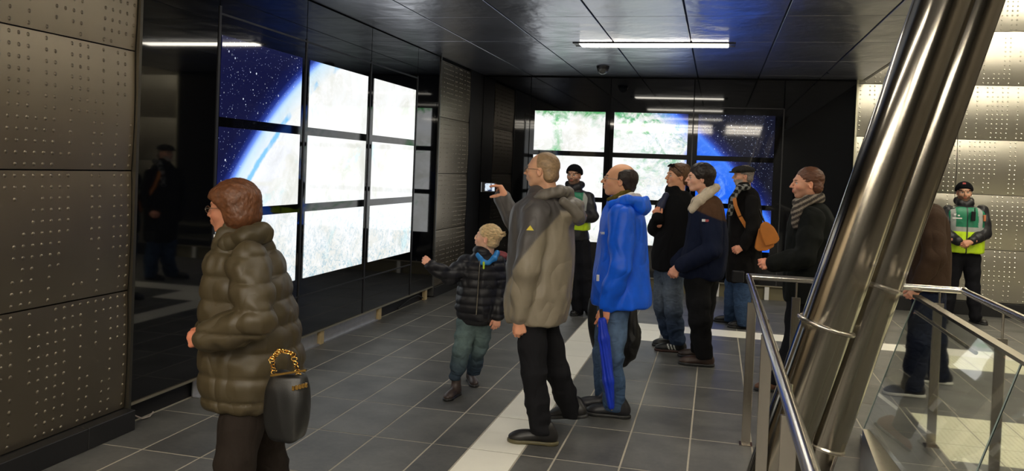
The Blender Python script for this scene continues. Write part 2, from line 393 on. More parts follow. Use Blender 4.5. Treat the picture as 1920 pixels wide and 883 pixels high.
# back wall ---------------------------------------------------------------
wb = structure('wall_back', MB().box((XL-.25, YB+.06, -.1), (XR+.1, YB+.3, ZH+.1)), SEAM)
gx = [XL, -2.72, -1.535, -.355, .86, 1.775]
for i in range(5):
    MB().box((gx[i]+.004, YB, .20), (gx[i+1]-.004, YB+.02, ZC-.02), .002).build('glass_panel', DGLASS, wb)
for x in (.86, -.355):
    MB().box((x-.008, YB-.005, .2), (x+.008, YB+.02, 2.65)).build('joint_strip', DARKM, wb)
MB().box((-.355, YB-.005, 2.642), (.86, YB+.02, 2.654)).build('joint_strip', DARKM, wb)
MB().box((XL, YB-.01, .185), (1.775, YB+.02, .2)).build('edge_rail', bpy.data.materials['edge_rail_steel'], wb)
for x in (-2.2, -1.3, -.5, .07, .74, 1.4):
    MB().box((x-.03, YB-.005, 0), (x+.03, YB+.03, .185), .003).build('support_block', PLASW, wb)
MB().box((XL, YB+.035, .0), (1.77, YB+.05, .18)).build('kick_plate', pmat('kick_olive', (.16, .14, .08), .6), wb)
structure('trim_4', MB().box((1.775, YB-.035, .0), (1.80, YB+.03, ZC)), pmat('corner_trim', (.75, .72, .55), .35, .7))
ZR = [.186, .87, 1.585, 2.30, 3.01, 3.71, 4.42]
for (xa, xb) in ((1.80, 3.05), (3.05, 4.3), (4.3, 5.55)):
    for k in range(6):
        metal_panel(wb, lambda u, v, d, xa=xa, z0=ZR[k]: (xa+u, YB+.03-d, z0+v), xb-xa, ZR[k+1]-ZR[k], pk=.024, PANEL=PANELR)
for i, (a, b_) in enumerate(((1.8, 2.96), (2.963, 4.1), (4.103, XR))):
    structure('baseboard_back' if not i else 'baseboard_back.%03d' % i, MB().box((a, YB-.01, 0), (b_, YB+.1, .18), .003), BASEB)
# right wall, front wall, plain metal (seen only in reflections)
structure('wall_right', MB().box((XR, YF, -.1), (XR+.2, YB+.2, ZH)), pmat('plain_metal_wall', (.34, .31, .27), .4, .8, noise=.2, nscale=.7))
structure('wall_front', MB().box((XL-.2, YF-.2, -.1), (XR+.2, YF, ZH)), pmat('dark_stone_wall', (.06, .06, .06), .5))
# ceilings ---------------------------------------------------------------
ceil = structure('ceiling', MB().box((XL-.1, YF, ZC+.03), (XE-.02, YB+.1, ZC+.12)), SEAM)
cx = [XL, -2.71, -1.926, -1.12, -.316, .498, 1.30, XE]; cy = [-3.45+1.41*0]; cy = [11.55-1.41*k for k in range(11)][::-1]+[YB]
for i in range(len(cx)-1):
    for j in range(len(cy)-1):
        g = .008
        MB().box((cx[i]+g, cy[j]+.004, ZC), (cx[i+1]-g, cy[j+1]-.004, ZC+.04), .002).build('ceiling_panel', CEILM, ceil)
structure('trim_5', MB().box((XE, YF, ZC-.0), (XE+.04, YB+.05, ZH)), pmat('bulkhead_dark', (.05, .05, .055), .4, .6))
structure('ceiling.001', MB().box((XE, YF, ZH), (XR+.1, YB+.2, ZH+.1)), pmat('hall_ceiling', (.10, .10, .10), .6))
def strip(x0, x1, y, z, mat, label, w=.20, group=None):
    t = empty('strip_lamp', (0, 0, 0), label, 'lamp', group); t.location = ((x0+x1)/2, y, z)
    MB().box((x0-.07, y-w/2-.015, z-.012), (x1+.07, y-w/2, z+.02)).box((x0-.07, y+w/2, z-.012), (x1+.07, y+w/2+.015, z+.02)).box((x0-.07, y-w/2, z-.006), (x0, y+w/2, z+.02)).box((x1, y-w/2, z-.006), (x1+.07, y+w/2, z+.02)).build('lamp_frame', DARKM, t)
    MB().box((x0, y-w/2, z-.022), (x1, y+w/2, z+.01), .006).build('diffuser', mat, t)
strip(-1.49, .06, 8.88, ZC, LAMPM, 'long glowing strip lamp set in the dark metal ceiling', group=None)
for y in (6.1, 3.3):
    strip(-1.49, .06, y, ZC, LAMPM, 'ceiling strip lamp nearer the viewer, outside the picture', group='ceiling strips behind the viewpoint')
for (x0, x1, y) in ((-3.0, -.2, .4), (.2, 1.7, .4), (-3.0, -.2, -1.2), (.2, 1.7, -1.2), (-3, -.2, -2.8), (.2, 1.7, -2.8)):  # unseen strips, added to brighten floor and people from the front
    strip(x0, x1, y, ZC, LAMPFILL, 'added unseen fill strip in the ceiling behind the viewpoint', w=.2, group='added fill strips behind the viewpoint')
for (x, y) in ((2.5, 9.9), (4.4, 9.9), (2.7, 6.3), (4.6, 6.3), (2.7, 2.7), (4.6, 2.7), (2.7, -.9)):
    strip(x-.2, x+1.3, y, ZH-.02, HALLM, 'warm strip lamp high in the tall hall on the right', w=.22, group='strip lamps of the tall hall')
# dome camera
t = empty('dome_camera', (-1.50, 10.75, ZC), 'small clear dome camera hanging from the dark ceiling behind the strip lamp', 'camera')
MB().tube([(-1.5, 10.75, ZC), (-1.5, 10.75, ZC-.035)], [.085, .08], 24).build('housing', DARKM, t, True)
m_, nt_, b__ = newmat('clear_dome'); b__.inputs['Transmission Weight'].default_value = .85; b__.inputs['Roughness'].default_value = .05; b__.inputs['Base Color'].default_value = (.7, .7, .7, 1)
dz = [.035+.075*math.sin(a) for a in np.linspace(0, 1.5, 8)]; dr = [.075*math.cos(a) for a in np.linspace(0, 1.5, 8)]
MB().tube([(-1.5, 10.75, ZC-q) for q in dz], dr, 20).build('dome', m_, t, True)
MB().tube([(-1.5, 10.75, ZC-.03), (-1.5, 10.72, ZC-.07)], .03, 12).build('lens', DGLASS, t, True)
# ------------------------------------------------------------------ leaning steel columns
def column(x_at0, slope, y, r, label, ring_z, joints):
    t = empty('steel_column', (x_at0, y, 0), label, 'column')
    P = lambda z: np.array([x_at0+slope*z, y, z])
    zs = [0.0]; 
    z0 = 0.0; rr = r
    for zj, r2 in joints:
        MB().tube([P(z0), P(zj-.006)], r2, 48).build('shaft_section', COLST, t, True)
        MB().tube([P(zj-.012), P(zj-.004), P(zj+.006), P(zj+.014)], [r2, r+.007, r+.007, r], 48).build('joint_ring', STEEL, t, True); z0 = zj
    MB().tube([P(z0), P(ZH)], r, 48).build('shaft', COLST, t, True)
    MB().tube([P(0)+[0, 0, .0], P(0)+[0, 0, .02]], r+.05, 48).build('base_plate', STEEL, t, True)
    if ring_z:
        c = P(ring_z); ax = _n([slope, 0, 1]); u = _n(np.cross(ax, [0, 1, 0])); w = np.cross(ax, u)
        mb = MB(); n = 48
        mb.tube([c+(r+.008)*(math.cos(a)*u+math.sin(a)*w) for a in np.linspace(0, 2*math.pi, n)], .011, 10, cap=False); mb.build('collar', STEEL, t, True)
    return t
column(.275, .282, 4.30, .123, 'thick leaning polished steel column nearest the handrail, with one collar ring', .98, [])
column(.505, .277, 4.62, .125, 'leaning polished steel column on the right, behind its twin, with sleeve joints', None, [(.30, .105), (1.16, .125)])
# ------------------------------------------------------------------ handrail enclosure
hr = empty('handrail', (.24, 5.82, 0), 'steel handrail on flat posts enclosing the leaning columns', 'railing')
ZRL = 1.02; XH0, XH1, YH = .24, 1.56, 5.82
RA = pmat('rail_steel', (.75, .72, .66), .2, 1.0, rvar=.04, nscale=30)
def rail(p, q): MB().tube([p, q], .021, 16).build('rail', RA, hr, True)
rail((XH0, YH, ZRL), (XH0, -.5, ZRL)); rail((XH0-.018, YH, ZRL), (XH1+.018, YH, ZRL)); rail((XH1, YH, ZRL), (XH1, 1.0, ZRL))
def post(x, y, ax, top=.93):
    w, d = (.014, .055) if ax == 'y' else (.055, .014)
    p = MB().box((x-w/2, y-d/2, .0), (x+w/2, y+d/2, top), .002).build('post', STEEL, hr)
    MB().tube([(x, y, top), (x, y, ZRL-.015)], .007, 8).build('pin', STEEL, hr, True)
    MB().box((x-.04, y-.04, 0), (x+.04, y+.04, .006)).build('foot_plate', STEEL, hr)
post(XH0+.01, 5.42, 'x', .90); post(XH0+.03, 4.18, 'x', .93); post(XH0+.03, 2.9, 'x', .9); post(.55, YH, 'x', .90); post(1.425, YH+.0, 'x', .93)
post(XH1, 5.05, 'x', .86); post(XH1, 3.8, 'x', .86)
# leaning glass guard ---------------------------------------------------
mg, ntg, bg = newmat('clear_glass'); bg.inputs['Transmission Weight'].default_value = 1.0; bg.inputs['Roughness'].default_value = .02
bg.inputs['Base Color'].default_value = (.95, .985, .96, 1); bg.inputs['IOR'].default_value = 1.45
me_ = pmat('glass_edge', (.35, .45, .42), .15, spec=.8)
gg = empty('glass_guard', (1.0, 5.8, 0), 'leaning glass guard with steel cap rail at lower right', 'balustrade')
A0 = at(1720, 556, 5.85); B0 = at(1618, 812, 5.85); A1 = np.array([A0[0]-.0, 1.5, A0[2]-.045]); 
lean = (B0-A0); lean = lean/abs(lean[2])
def gp(y, z): t_ = (A0[2]-z); return np.array([A0[0]+lean[0]*t_, y, z])
nrm = _n(np.cross([0, 1, 0], lean)) * .006
for (ya, yb) in ((3.93, 5.85), (2.0, 3.92), (.1, 1.99)):
    q = [gp(ya, .04), gp(yb, .04), gp(yb, A0[2]-.01), gp(ya, A0[2]-.01)]
    MB().add([p+nrm for p in q]+[p-nrm for p in q], [(0, 1, 2, 3), (7, 6, 5, 4), (0, 4, 5, 1), (1, 5, 6, 2), (2, 6, 7, 3), (3, 7, 4, 0)]).build('glass_pane', mg, gg)
MB().bar(gp(5.853, .04), gp(5.853, A0[2]), .016, .006, up=(0, 1, 0)).build('pane_edge', me_, gg)
MB().bar(gp(3.926, .04), gp(3.926, A0[2]), .014, .012, up=(0, 1, 0)).build('pane_edge', me_, gg)
MB().bar(gp(.1, A0[2]), gp(5.87, A0[2]), .05, .018).build('cap_rail', STEEL, gg)
pA, pB = at(1741, 590, 5.6), at(1795, 640, 5.0)
MB().tube([gp(5.84, A0[2]-.10)+[.03, 0, 0], gp(4.55, A0[2]-.10)+[.03, 0, 0]], .011, 10).build('inner_rail', STEEL, gg, True)
MB().box((gp(5, .0)[0]-.03, .1, 0), (gp(5, 0)[0]+.03, 5.72, .06), .004).build('base_shoe', STEEL, gg)
w0 = gp(5.6, .10)
MB().add([(gp(0,0)[0]-.02, 5.70, .10), (gp(0,0)[0]+.02, 5.70, .10), (gp(0,0)[0]-.22, 4.6, 0), (gp(0,0)[0]+.05, 4.6, 0), (gp(0,0)[0]-.02, 5.70, 0), (gp(0,0)[0]+.02, 5.70, 0), (gp(0,0)[0]-.10, 4.6, .14), (gp(0,0)[0]+.05, 4.6, .14)],
         [(0, 1, 7, 6), (0, 6, 2, 4), (4, 5, 1, 0), (1, 5, 3, 7), (6, 7, 3, 2), (2, 3, 5, 4)]).build('shoe_cover', STEEL, gg)
# =================================================================== sculpting: signed distance fields -> surface nets
def _perlin(P, s, seed=0):
    q = P*s+seed*17.31; i = np.floor(q).astype(np.int64); f = q-i; f = f*f*(3-2*f); r = 0
    def h(x, y, z):
        n = (x*374761393+y*668265263+z*2147483647+seed*974711) & 0x7fffffff
        n = ((n ^ (n >> 13))*1274126177) & 0x7fffffff; n = n ^ (n >> 16); return (n & 0xffff)/32767.5-1
    for a in (0, 1):
        for b in (0, 1):
            for c in (0, 1):
                w = (f[:, 0] if a else 1-f[:, 0])*(f[:, 1] if b else 1-f[:, 1])*(f[:, 2] if c else 1-f[:, 2])
                r = r+w*h(i[:, 0]+a, i[:, 1]+b, i[:, 2]+c)
    return r
def basis(f, up=(0, 0, 1)):
    f = _n(f); l = _n(np.cross(up, f)); return np.array([f, l, np.cross(f, l)])       # rows: forward, left, up
class Field:
    def __init__(s, h): s.h = h; s.ops = []
    def _a(s, fn, lo, hi, k, mode): s.ops.append((fn, np.array(lo, float), np.array(hi, float), k, mode)); return s
    def cone(s, p, q, r1, r2, k=.02, mode='u', flat=None):
        p = np.array(p, float); q = np.array(q, float); d = q-p; L2 = max(d@d, 1e-12); m = max(r1, r2)
        def fn(X):
            w = X-p; t = np.clip((w@d)/L2, 0, 1); w = w-t[:, None]*d
            if flat is not None: a = w@flat[0]; w = w+a[:, None]*(1/flat[1]-1)*flat[0]
            return np.sqrt((w*w).sum(1))-(r1+(r2-r1)*t)
        return s._a(fn, np.minimum(p, q)-m, np.maximum(p, q)+m, k, mode)
    def poly(s, pts, rs, k=.02, mode='u'):
        for i in range(len(pts)-1): s.cone(pts[i], pts[i+1], rs[i], rs[i+1], k, mode)
        return s
    def ell(s, c, r, B=None, k=.02, mode='u'):
        c = np.array(c, float); r = np.array(r, float); m = max(r)
        def fn(X):
            w = X-c
            if B is not None: w = w@B.T
            a = np.sqrt(((w/r)**2).sum(1)); b = np.sqrt(((w/(r*r))**2).sum(1)); return a*(a-1)/np.maximum(b, 1e-9)
        e = r if B is None else np.array([m]*3)
        return s._a(fn, c-e, c+e, k, mode)
    def box(s, c, r, B, rd=.01, k=.01, mode='u'):
        c = np.array(c, float); r = np.array(r, float)-rd; m = np.linalg.norm(r)+rd
        def fn(X):
            w = np.abs((X-c)@B.T)-r; return np.sqrt((np.maximum(w, 0)**2).sum(1))+np.minimum(w.max(1), 0)-rd
        return s._a(fn, c-m, c+m, k, mode)
    def stack(s, secs, ang=0., k=.03, n=2.5, mode='u', caps=.02, shear=None):
        """secs: (z, cx, cy, a, b); ellipse-like sections, long axis a rotated by ang about z"""
        S = np.array(sorted([tuple(q) for q in secs]), float); zz = np.linspace(S[0, 0], S[-1, 0], 60)
        T = np.zeros_like(S); 
        for i in range(len(S)):
            a, b = max(i-1, 0), min(i+1, len(S)-1); T[i] = (S[b]-S[a])/(S[b, 0]-S[a, 0])
        out = np.zeros((60, 4)); 
        for j, z in enumerate(zz):
            i = min(max(np.searchsorted(S[:, 0], z)-1, 0), len(S)-2); L = S[i+1, 0]-S[i, 0]; t = (z-S[i, 0])/L
            out[j] = ((2*t**3-3*t**2+1)*S[i]+(t**3-2*t**2+t)*L*T[i]+(-2*t**3+3*t**2)*S[i+1]+(t**3-t**2)*L*T[i+1])[1:]
        out[:, 2:] = np.maximum(out[:, 2:], .01); ca, sa = math.cos(ang), math.sin(ang); m = out[:, 2:].max()
        def fn(X):
            z = X[:, 2]; g = [np.interp(z, zz, out[:, i]) for i in range(4)]
            dx, dy = X[:, 0]-g[0], X[:, 1]-g[1]; u = dx*ca+dy*sa; v = -dx*sa+dy*ca
            rho = (np.abs(u/g[2])**n+np.abs(v/g[3])**n)**(1/n); r = np.sqrt(u*u+v*v)
            d = np.where(r > 1e-4, r*(1-1/np.maximum(rho, 1e-4)), -np.minimum(g[2], g[3])); d = np.maximum(d, -np.minimum(g[2], g[3]))
            c = np.maximum(z-zz[-1], zz[0]-z)+0; hh = np.clip(.5+.5*(d-c)/caps, 0, 1); return c*(1-hh)+d*hh+caps*hh*(1-hh)
        lo = [(out[:, 0]-m).min(), (out[:, 1]-m).min(), zz[0]]; hi = [(out[:, 0]+m).max(), (out[:, 1]+m).max(), zz[-1]]
        return s._a(fn, lo, hi, k, mode)
    def cut(s, p, nrm, k=.006):
        p = np.array(p, float); nrm = _n(nrm); return s._a(lambda X: (X-p)@nrm, [-9]*3, [9]*3, k, 'i')
    def mesh(s):
        h = s.h; L = np.min([o[1] for o in s.ops if o[4] == 'u'], axis=0)-3*h; H = np.max([o[2] for o in s.ops if o[4] == 'u'], axis=0)+3*h
        n = np.ceil((H-L)/h).astype(int)+1; ax = [L[i]+h*np.arange(n[i]) for i in range(3)]; D = np.full(n, .5, np.float32)
        for fn, lo, hi, k, mode in s.ops:
            pad = k+2.5*h; a = np.clip(np.floor((lo-pad-L)/h).astype(int), 0, n); b = np.clip(np.ceil((hi+pad-L)/h).astype(int)+1, 0, n)
            if (b <= a).any(): continue
            sl = tuple(slice(a[i], b[i]) for i in range(3)); d0 = D[sl]
            G = np.stack(np.meshgrid(*[ax[i][sl[i]] for i in range(3)], indexing='ij'), -1).reshape(-1, 3)
            if mode == 'u': d = fn(G).reshape(d0.shape); hh = np.clip(.5+.5*(d-d0)/k, 0, 1); D[sl] = d*(1-hh)+d0*hh-k*hh*(1-hh)
            else:
                d = fn(G).reshape(d0.shape); d = -d if mode == 's' else d
                hh = np.clip(.5-.5*(d-d0)/k, 0, 1); D[sl] = d*(1-hh)+d0*hh+k*hh*(1-hh)
        I = D < 0; c = [I[x:n[0]-1+x, y:n[1]-1+y, z:n[2]-1+z] for x in (0, 1) for y in (0, 1) for z in (0, 1)]
        cnt = sum(q.astype(np.int8) for q in c); M = (cnt > 0) & (cnt < 8); idx = np.argwhere(M); vi = np.full(M.shape, -1, np.int32); vi[M] = np.arange(len(idx))
        cr = [(x, y, z) for x in (0, 1) for y in (0, 1) for z in (0, 1)]
        val = np.stack([D[idx[:, 0]+x, idx[:, 1]+y, idx[:, 2]+z] for x, y, z in cr], 1).astype(float); crn = np.array(cr, float)
        acc = np.zeros((len(idx), 3)); w = np.zeros(len(idx))
        for i in range(8):
            for j in range(i+1, 8):
                if np.abs(crn[i]-crn[j]).sum() != 1: continue
                e = (val[:, i] < 0) != (val[:, j] < 0); t = np.where(e, val[:, i]/np.where(e, val[:, i]-val[:, j], 1), 0)
                acc += (crn[i]+t[:, None]*(crn[j]-crn[i]))*e[:, None]; w += e
        V = L+h*(idx+acc/w[:, None]); Q = []
        for a in range(3):
            b, c_ = (a+1) % 3, (a+2) % 3
            s0 = [slice(1, -1)]*3; s0[a] = slice(0, n[a]-1); s1 = list(s0); s1[a] = slice(1, n[a]); A = I[tuple(s0)]; B_ = I[tuple(s1)]
            for flip in (0, 1):
                E = np.argwhere((A & ~B_) if not flip else (~A & B_))
                if not len(E): continue
                E = E+1; E[:, a] -= 1; e = np.zeros(3, int); g = np.zeros(3, int); e[b] = 1; g[c_] = 1
                def at_(P): return vi[P[:, 0], P[:, 1], P[:, 2]]
                q = np.stack([at_(E-e-g), at_(E-g), at_(E), at_(E-e)], 1); Q.append(q if not flip else q[:, ::-1])
        Q = np.concatenate(Q); Q = Q[(Q >= 0).all(1)]
        return V, Q
def smooth(V, Q, it=1, lam=.5):
    for _ in range(it):
        S = np.zeros_like(V); c = np.zeros(len(V))
        for a, b in ((0, 1), (1, 2), (2, 3), (3, 0)):
            np.add.at(S, Q[:, a], V[Q[:, b]]); np.add.at(c, Q[:, a], 1); np.add.at(S, Q[:, b], V[Q[:, a]]); np.add.at(c, Q[:, b], 1)
        V = V+lam*(S/np.maximum(c, 1)[:, None]-V)
    return V
def normals(V, Q):
    n = np.cross(V[Q[:, 2]]-V[Q[:, 0]], V[Q[:, 3]]-V[Q[:, 1]]); o = np.zeros_like(V)
    for i in range(4): np.add.at(o, Q[:, i], n)
    return o/np.maximum(np.linalg.norm(o, axis=1), 1e-12)[:, None]
def mk(name, V, Q, mat, parent, col=None):
    me = bpy.data.meshes.new(name); me.vertices.add(len(V)); me.vertices.foreach_set('co', np.asarray(V, np.float32).ravel())
    me.loops.add(len(Q)*4); me.loops.foreach_set('vertex_index', np.asarray(Q, np.int32).ravel())
    me.polygons.add(len(Q)); me.polygons.foreach_set('loop_start', np.arange(len(Q), dtype=np.int32)*4); me.update(calc_edges=True)
    me.shade_smooth(); me.materials.append(mat)
    if col is not None:
        a = me.color_attributes.new('Col', 'FLOAT_COLOR', 'POINT'); c = np.ones((len(V), 4), np.float32); c[:, :3] = col; a.data.foreach_set('color', c.ravel())
    return link(name, me, None, parent)
def joinm(parts):
    V = []; Q = []; C = []; n = 0
    for v, q, c in parts: V.append(v); Q.append(q+n); C.append(c if np.ndim(c) == 2 else np.tile(c, (len(v), 1))); n += len(v)
    return np.concatenate(V), np.concatenate(Q), np.concatenate(C)
def colmat(name, rough=.8, bump=.25, bscale=250, spec=.3, noise=.12, nscale=60, sss=0, coat=0, sheen=0, fold=0, fscale=9., fstretch=(1, 1, .5), strand=None):
    m, nt, b = newmat(name); L = nt.links
    a = N(nt, 'ShaderNodeAttribute', attribute_name='Col'); g = N(nt, 'ShaderNodeTexCoord')
    n = N(nt, 'ShaderNodeTexNoise', Scale=float(nscale), Detail=5.0); L.new(g.outputs['Object'], n.inputs['Vector'])
    mr = N(nt, 'ShaderNodeMapRange'); mr.inputs[3].default_value = 1-noise*2; mr.inputs[4].default_value = 1+noise*2; L.new(n.outputs[0], mr.inputs[0])
    mx = N(nt, 'ShaderNodeVectorMath', operation='SCALE'); L.new(a.outputs['Color'], mx.inputs[0]); L.new(mr.outputs[0], mx.inputs['Scale']); L.new(mx.outputs[0], b.inputs['Base Color'])
    b.inputs['Roughness'].default_value = rough; b.inputs['Specular IOR Level'].default_value = spec; b.inputs['Coat Weight'].default_value = coat; b.inputs['Sheen Weight'].default_value = sheen
    if sss: b.inputs['Subsurface Weight'].default_value = sss; b.inputs['Subsurface Radius'].default_value = (.01, .004, .002); b.inputs['Subsurface Scale'].default_value = .5
    if bump:
        n2 = N(nt, 'ShaderNodeTexNoise', Scale=float(bscale), Detail=3.0); L.new(g.outputs['Object'], n2.inputs['Vector'])
        if strand:
            mp = N(nt, 'ShaderNodeMapping'); mp.inputs['Scale'].default_value = strand; L.new(g.outputs['Object'], mp.inputs[0]); L.new(mp.outputs[0], n2.inputs['Vector']); L.new(mp.outputs[0], n.inputs['Vector'])
        bp = N(nt, 'ShaderNodeBump', Strength=bump, Distance=.002); L.new(n2.outputs[0], bp.inputs['Height']); L.new(bp.outputs[0], b.inputs['Normal'])
        if fold:
            mp = N(nt, 'ShaderNodeMapping'); mp.inputs['Scale'].default_value = fstretch; mp.inputs['Rotation'].default_value = (.3, .5, .2); L.new(g.outputs['Object'], mp.inputs[0])
            n3 = N(nt, 'ShaderNodeTexNoise', Scale=float(fscale), Detail=1.2, Distortion=.7); L.new(mp.outputs[0], n3.inputs['Vector'])
            s1 = N(nt, 'ShaderNodeMath', operation='SUBTRACT'); L.new(n3.outputs[0], s1.inputs[0]); s1.inputs[1].default_value = .5
            s2 = N(nt, 'ShaderNodeMath', operation='ABSOLUTE'); L.new(s1.outputs[0], s2.inputs[0])
            bp2 = N(nt, 'ShaderNodeBump', Strength=fold, Distance=.05); L.new(s2.outputs[0], bp2.inputs['Height']); L.new(bp2.outputs[0], bp.inputs['Normal'])
    return m
SKIN = colmat('skin', .5, .08, 400, .4, .04, 40, sss=.12)
CLOTH = colmat('woven_cloth', .85, .3, 300, .15, .12, 90, fold=.6, fscale=7.)
NYLON = colmat('nylon_shell', .48, .12, 160, .4, .06, 30, fold=.8, fscale=6.)
DENIM = colmat('denim', .9, .35, 420, .15, .22, 25, fold=.55, fscale=10., fstretch=(1, 1, 1.4))
LEATH = colmat('leather', .42, .2, 200, .5, .1, 60)
HAIR = colmat('hair_strands', .45, .9, 260, .4, .3, 160, strand=(.25, 1, .35))
FLEECE = colmat('fleece', .95, .9, 200, .1, .1, 60)
EYEM = colmat('eye', .12, 0, 1, .6, 0)
METALG = pmat('glasses_metal', (.5, .45, .38), .25, 1); LENSM, _nt, _b = newmat('lens'); _b.inputs['Transmission Weight'].default_value = 1; _b.inputs['Roughness'].default_value = .02; _b.inputs['IOR'].default_value = 1.1
BLKPL = pmat('black_plastic', (.01, .01, .012), .3)
def wrinkle(V, Q, amp=.006, s=9, seed=1, stretch=(1, 1, .45), ridge=True, mask=None):
    n = normals(V, Q); P = V*np.array(stretch); d = _perlin(P, s, seed)+.5*_perlin(P, s*2.1, seed+1)
    if ridge: d = 1-2*np.abs(d)
    if mask is not None: d = d*mask(V)
    return V+n*(amp*d)[:, None]
def quilt(V, Q, pitch, amp, z0=0, tilt=0., xr=None):
    n = normals(V, Q); t = ((V[:, 2]+tilt*V[:, 0]-z0)/pitch) % 1; d = np.sqrt(np.abs(np.sin(np.pi*t)))-.75
    nn = _perlin(V, 22, 3)*.35; return V+n*(amp*(d+nn*np.sin(np.pi*t)))[:, None]
# --------------------------------------------------------------- head (built in its own frame: x forward, y left, z up; origin mid head)
def head_mesh(P, fwd, up, sc, skin, neckw, hair, seed=1, female=False, beard=None, mouth=0., jaw=1., neckr=.055, nose=1., browc=(.12, .07, .04), h=.0036, cheek=0.):
    B = basis(fwd, up) if up is not None else basis(fwd); loc = lambda w: (B@(np.array(w)-P))/sc
    F = Field(h)
    F.ell((-.018, 0, .030), (.098, .076, .086)); F.ell((.022, 0, -.005), (.072, .067, .088), k=.02)
    F.ell((.030, 0, -.058), (.056, .052*jaw, .050), k=.025); F.ell((.066, 0, -.094), (.020, .023*jaw, .017), k=.022)
    F.cone((-.02, .045*jaw, -.055), (.055, .022*jaw, -.095), .02, .014, .025); F.cone((-.02, -.045*jaw, -.055), (.055, -.022*jaw, -.095), .02, .014, .025)
    F.cone((.080, .028, .024), (.086, -.028, .024), .010, .010, .016)
    for s_ in (1, -1):
        F.ell((.058, s_*.042, -.026), (.024+cheek, .020+cheek, .022), k=.02)
        F.ell((.094, s_*.031, .002), (.014, .019, .011), k=.012, mode='s')
        F.ell((.0725, s_*.031, .001), (.0150, .0145, .0135), k=.002)
        F.cone((.080, s_*.044, .009), (.088, s_*.018, .010), .0035, .0035, .004)      # upper lid fold
        F.ell((.101, s_*.0115, -.030), (.010, .0075, .0075), k=.006)
        F.ell((-.012, s_*.079, -.012), (.017, .008, .030), basis((1, s_*.35, .12)), k=.006)
        F.ell((-.008, s_*.087, -.010), (.009, .006, .019), k=.005, mode='s')
        F.ell((.006, s_*.078, -.012), (.006, .006, .008), k=.005)
    F.poly([(.088, 0, .016), (.104*1, 0, -.008), (.096+.022*nose, 0, -.027)], [.0075, .0085, .0095], k=.009)
    F.ell((.088, 0, -.055), (.014, .026, .020), k=.016)
    F.ell((.0985, 0, -.0545), (.0085, .020, .0048), k=.004); F.ell((.0965, 0, -.0645-mouth*.5), (.0085, .017, .0052), k=.004)
    F.ell((.107, 0, -.0592-mouth*.3), (.014, .019 if not mouth else .012, .0014+mouth*.4), k=.003, mode='s')
    nb = loc(neckw); F.poly([(-.028, 0, -.045), nb*.5+np.array([-.028, 0, -.045])*.5, nb], [neckr, neckr*.93, neckr*1.08], k=.03)
    F.ell((.0, .0, -.155) if False else nb*.6+np.array([.01, 0, -.02]), (.012, .012, .02), k=.03)
    V, Q = F.mesh(); V = smooth(V, Q, 1, .35)
    C = np.tile(np.array(skin, float), (len(V), 1)); x, y, z = V.T
    def blend(m, c):
        m = np.clip(m, 0, 1)[:, None]; C[:] = C*(1-m)+np.array(c)*m
    g = lambda cx, cy, cz, rx, ry, rz: 1.35-np.sqrt(((x-cx)/rx)**2+((np.abs(y)-cy)/ry)**2+((z-cz)/rz)**2)
    blend(g(.07, .045, -.03, .03, .028, .024)*.35, np.array(skin)*[1.15, .80, .78]); blend(g(.11, 0, -.028, .018, .015, .012)*.35, np.array(skin)*[1.1, .78, .75])
    blend(g(-.01, .085, -.01, .02, .012, .03)*.35, np.array(skin)*[1.1, .7, .65])
    if beard is not None:
        bc, a = beard; nz = _perlin(V, 160, 5)*.25
        blend((np.clip((x-.005)/.02, 0, 1)*np.clip((-.030-z)/.02, 0, 1)*np.clip((z+.14)/.02, 0, 1)*(1-np.clip(g(.1, 0, -.06, .02, .018, .008), 0, 1))+nz*.3)*a*(np.clip((-.030-z)/.02, 0, 1) > 0), bc)
    blend(g(.105, 0, -.0595, .02, .021, .0105)*2, np.array(skin)*[.88, .52, .52])
    if mouth: blend(g(.09, 0, -.0595-mouth*.3, .03, .013, .003+mouth*.4)*2, (.05, .01, .01))
    blend(g(.088, .030, .0225, .02, .017, .0042)*1.6, browc)
    blend(g(.088, .031, .0075, .02, .0165, .0028)*1.2, (.05, .03, .02))
    # eyes: white, iris, pupil painted on the eyeball as it is coloured
    eb = np.sqrt((x-.0725)**2/1.+(np.abs(y)-.031)**2+(z-.001)**2) < .0172
    eye = eb & (np.abs(z-.0005) < .0058) & (x > .079) & (np.abs(np.abs(y)-.031) < .0125); C[eye] = (.62, .60, .58)
    ir = eye & (np.hypot(np.abs(y)-.0305, z-.001) < .0056); C[ir] = (.06, .05, .04)
    W = P+sc*(V@B); return W, Q, C, B
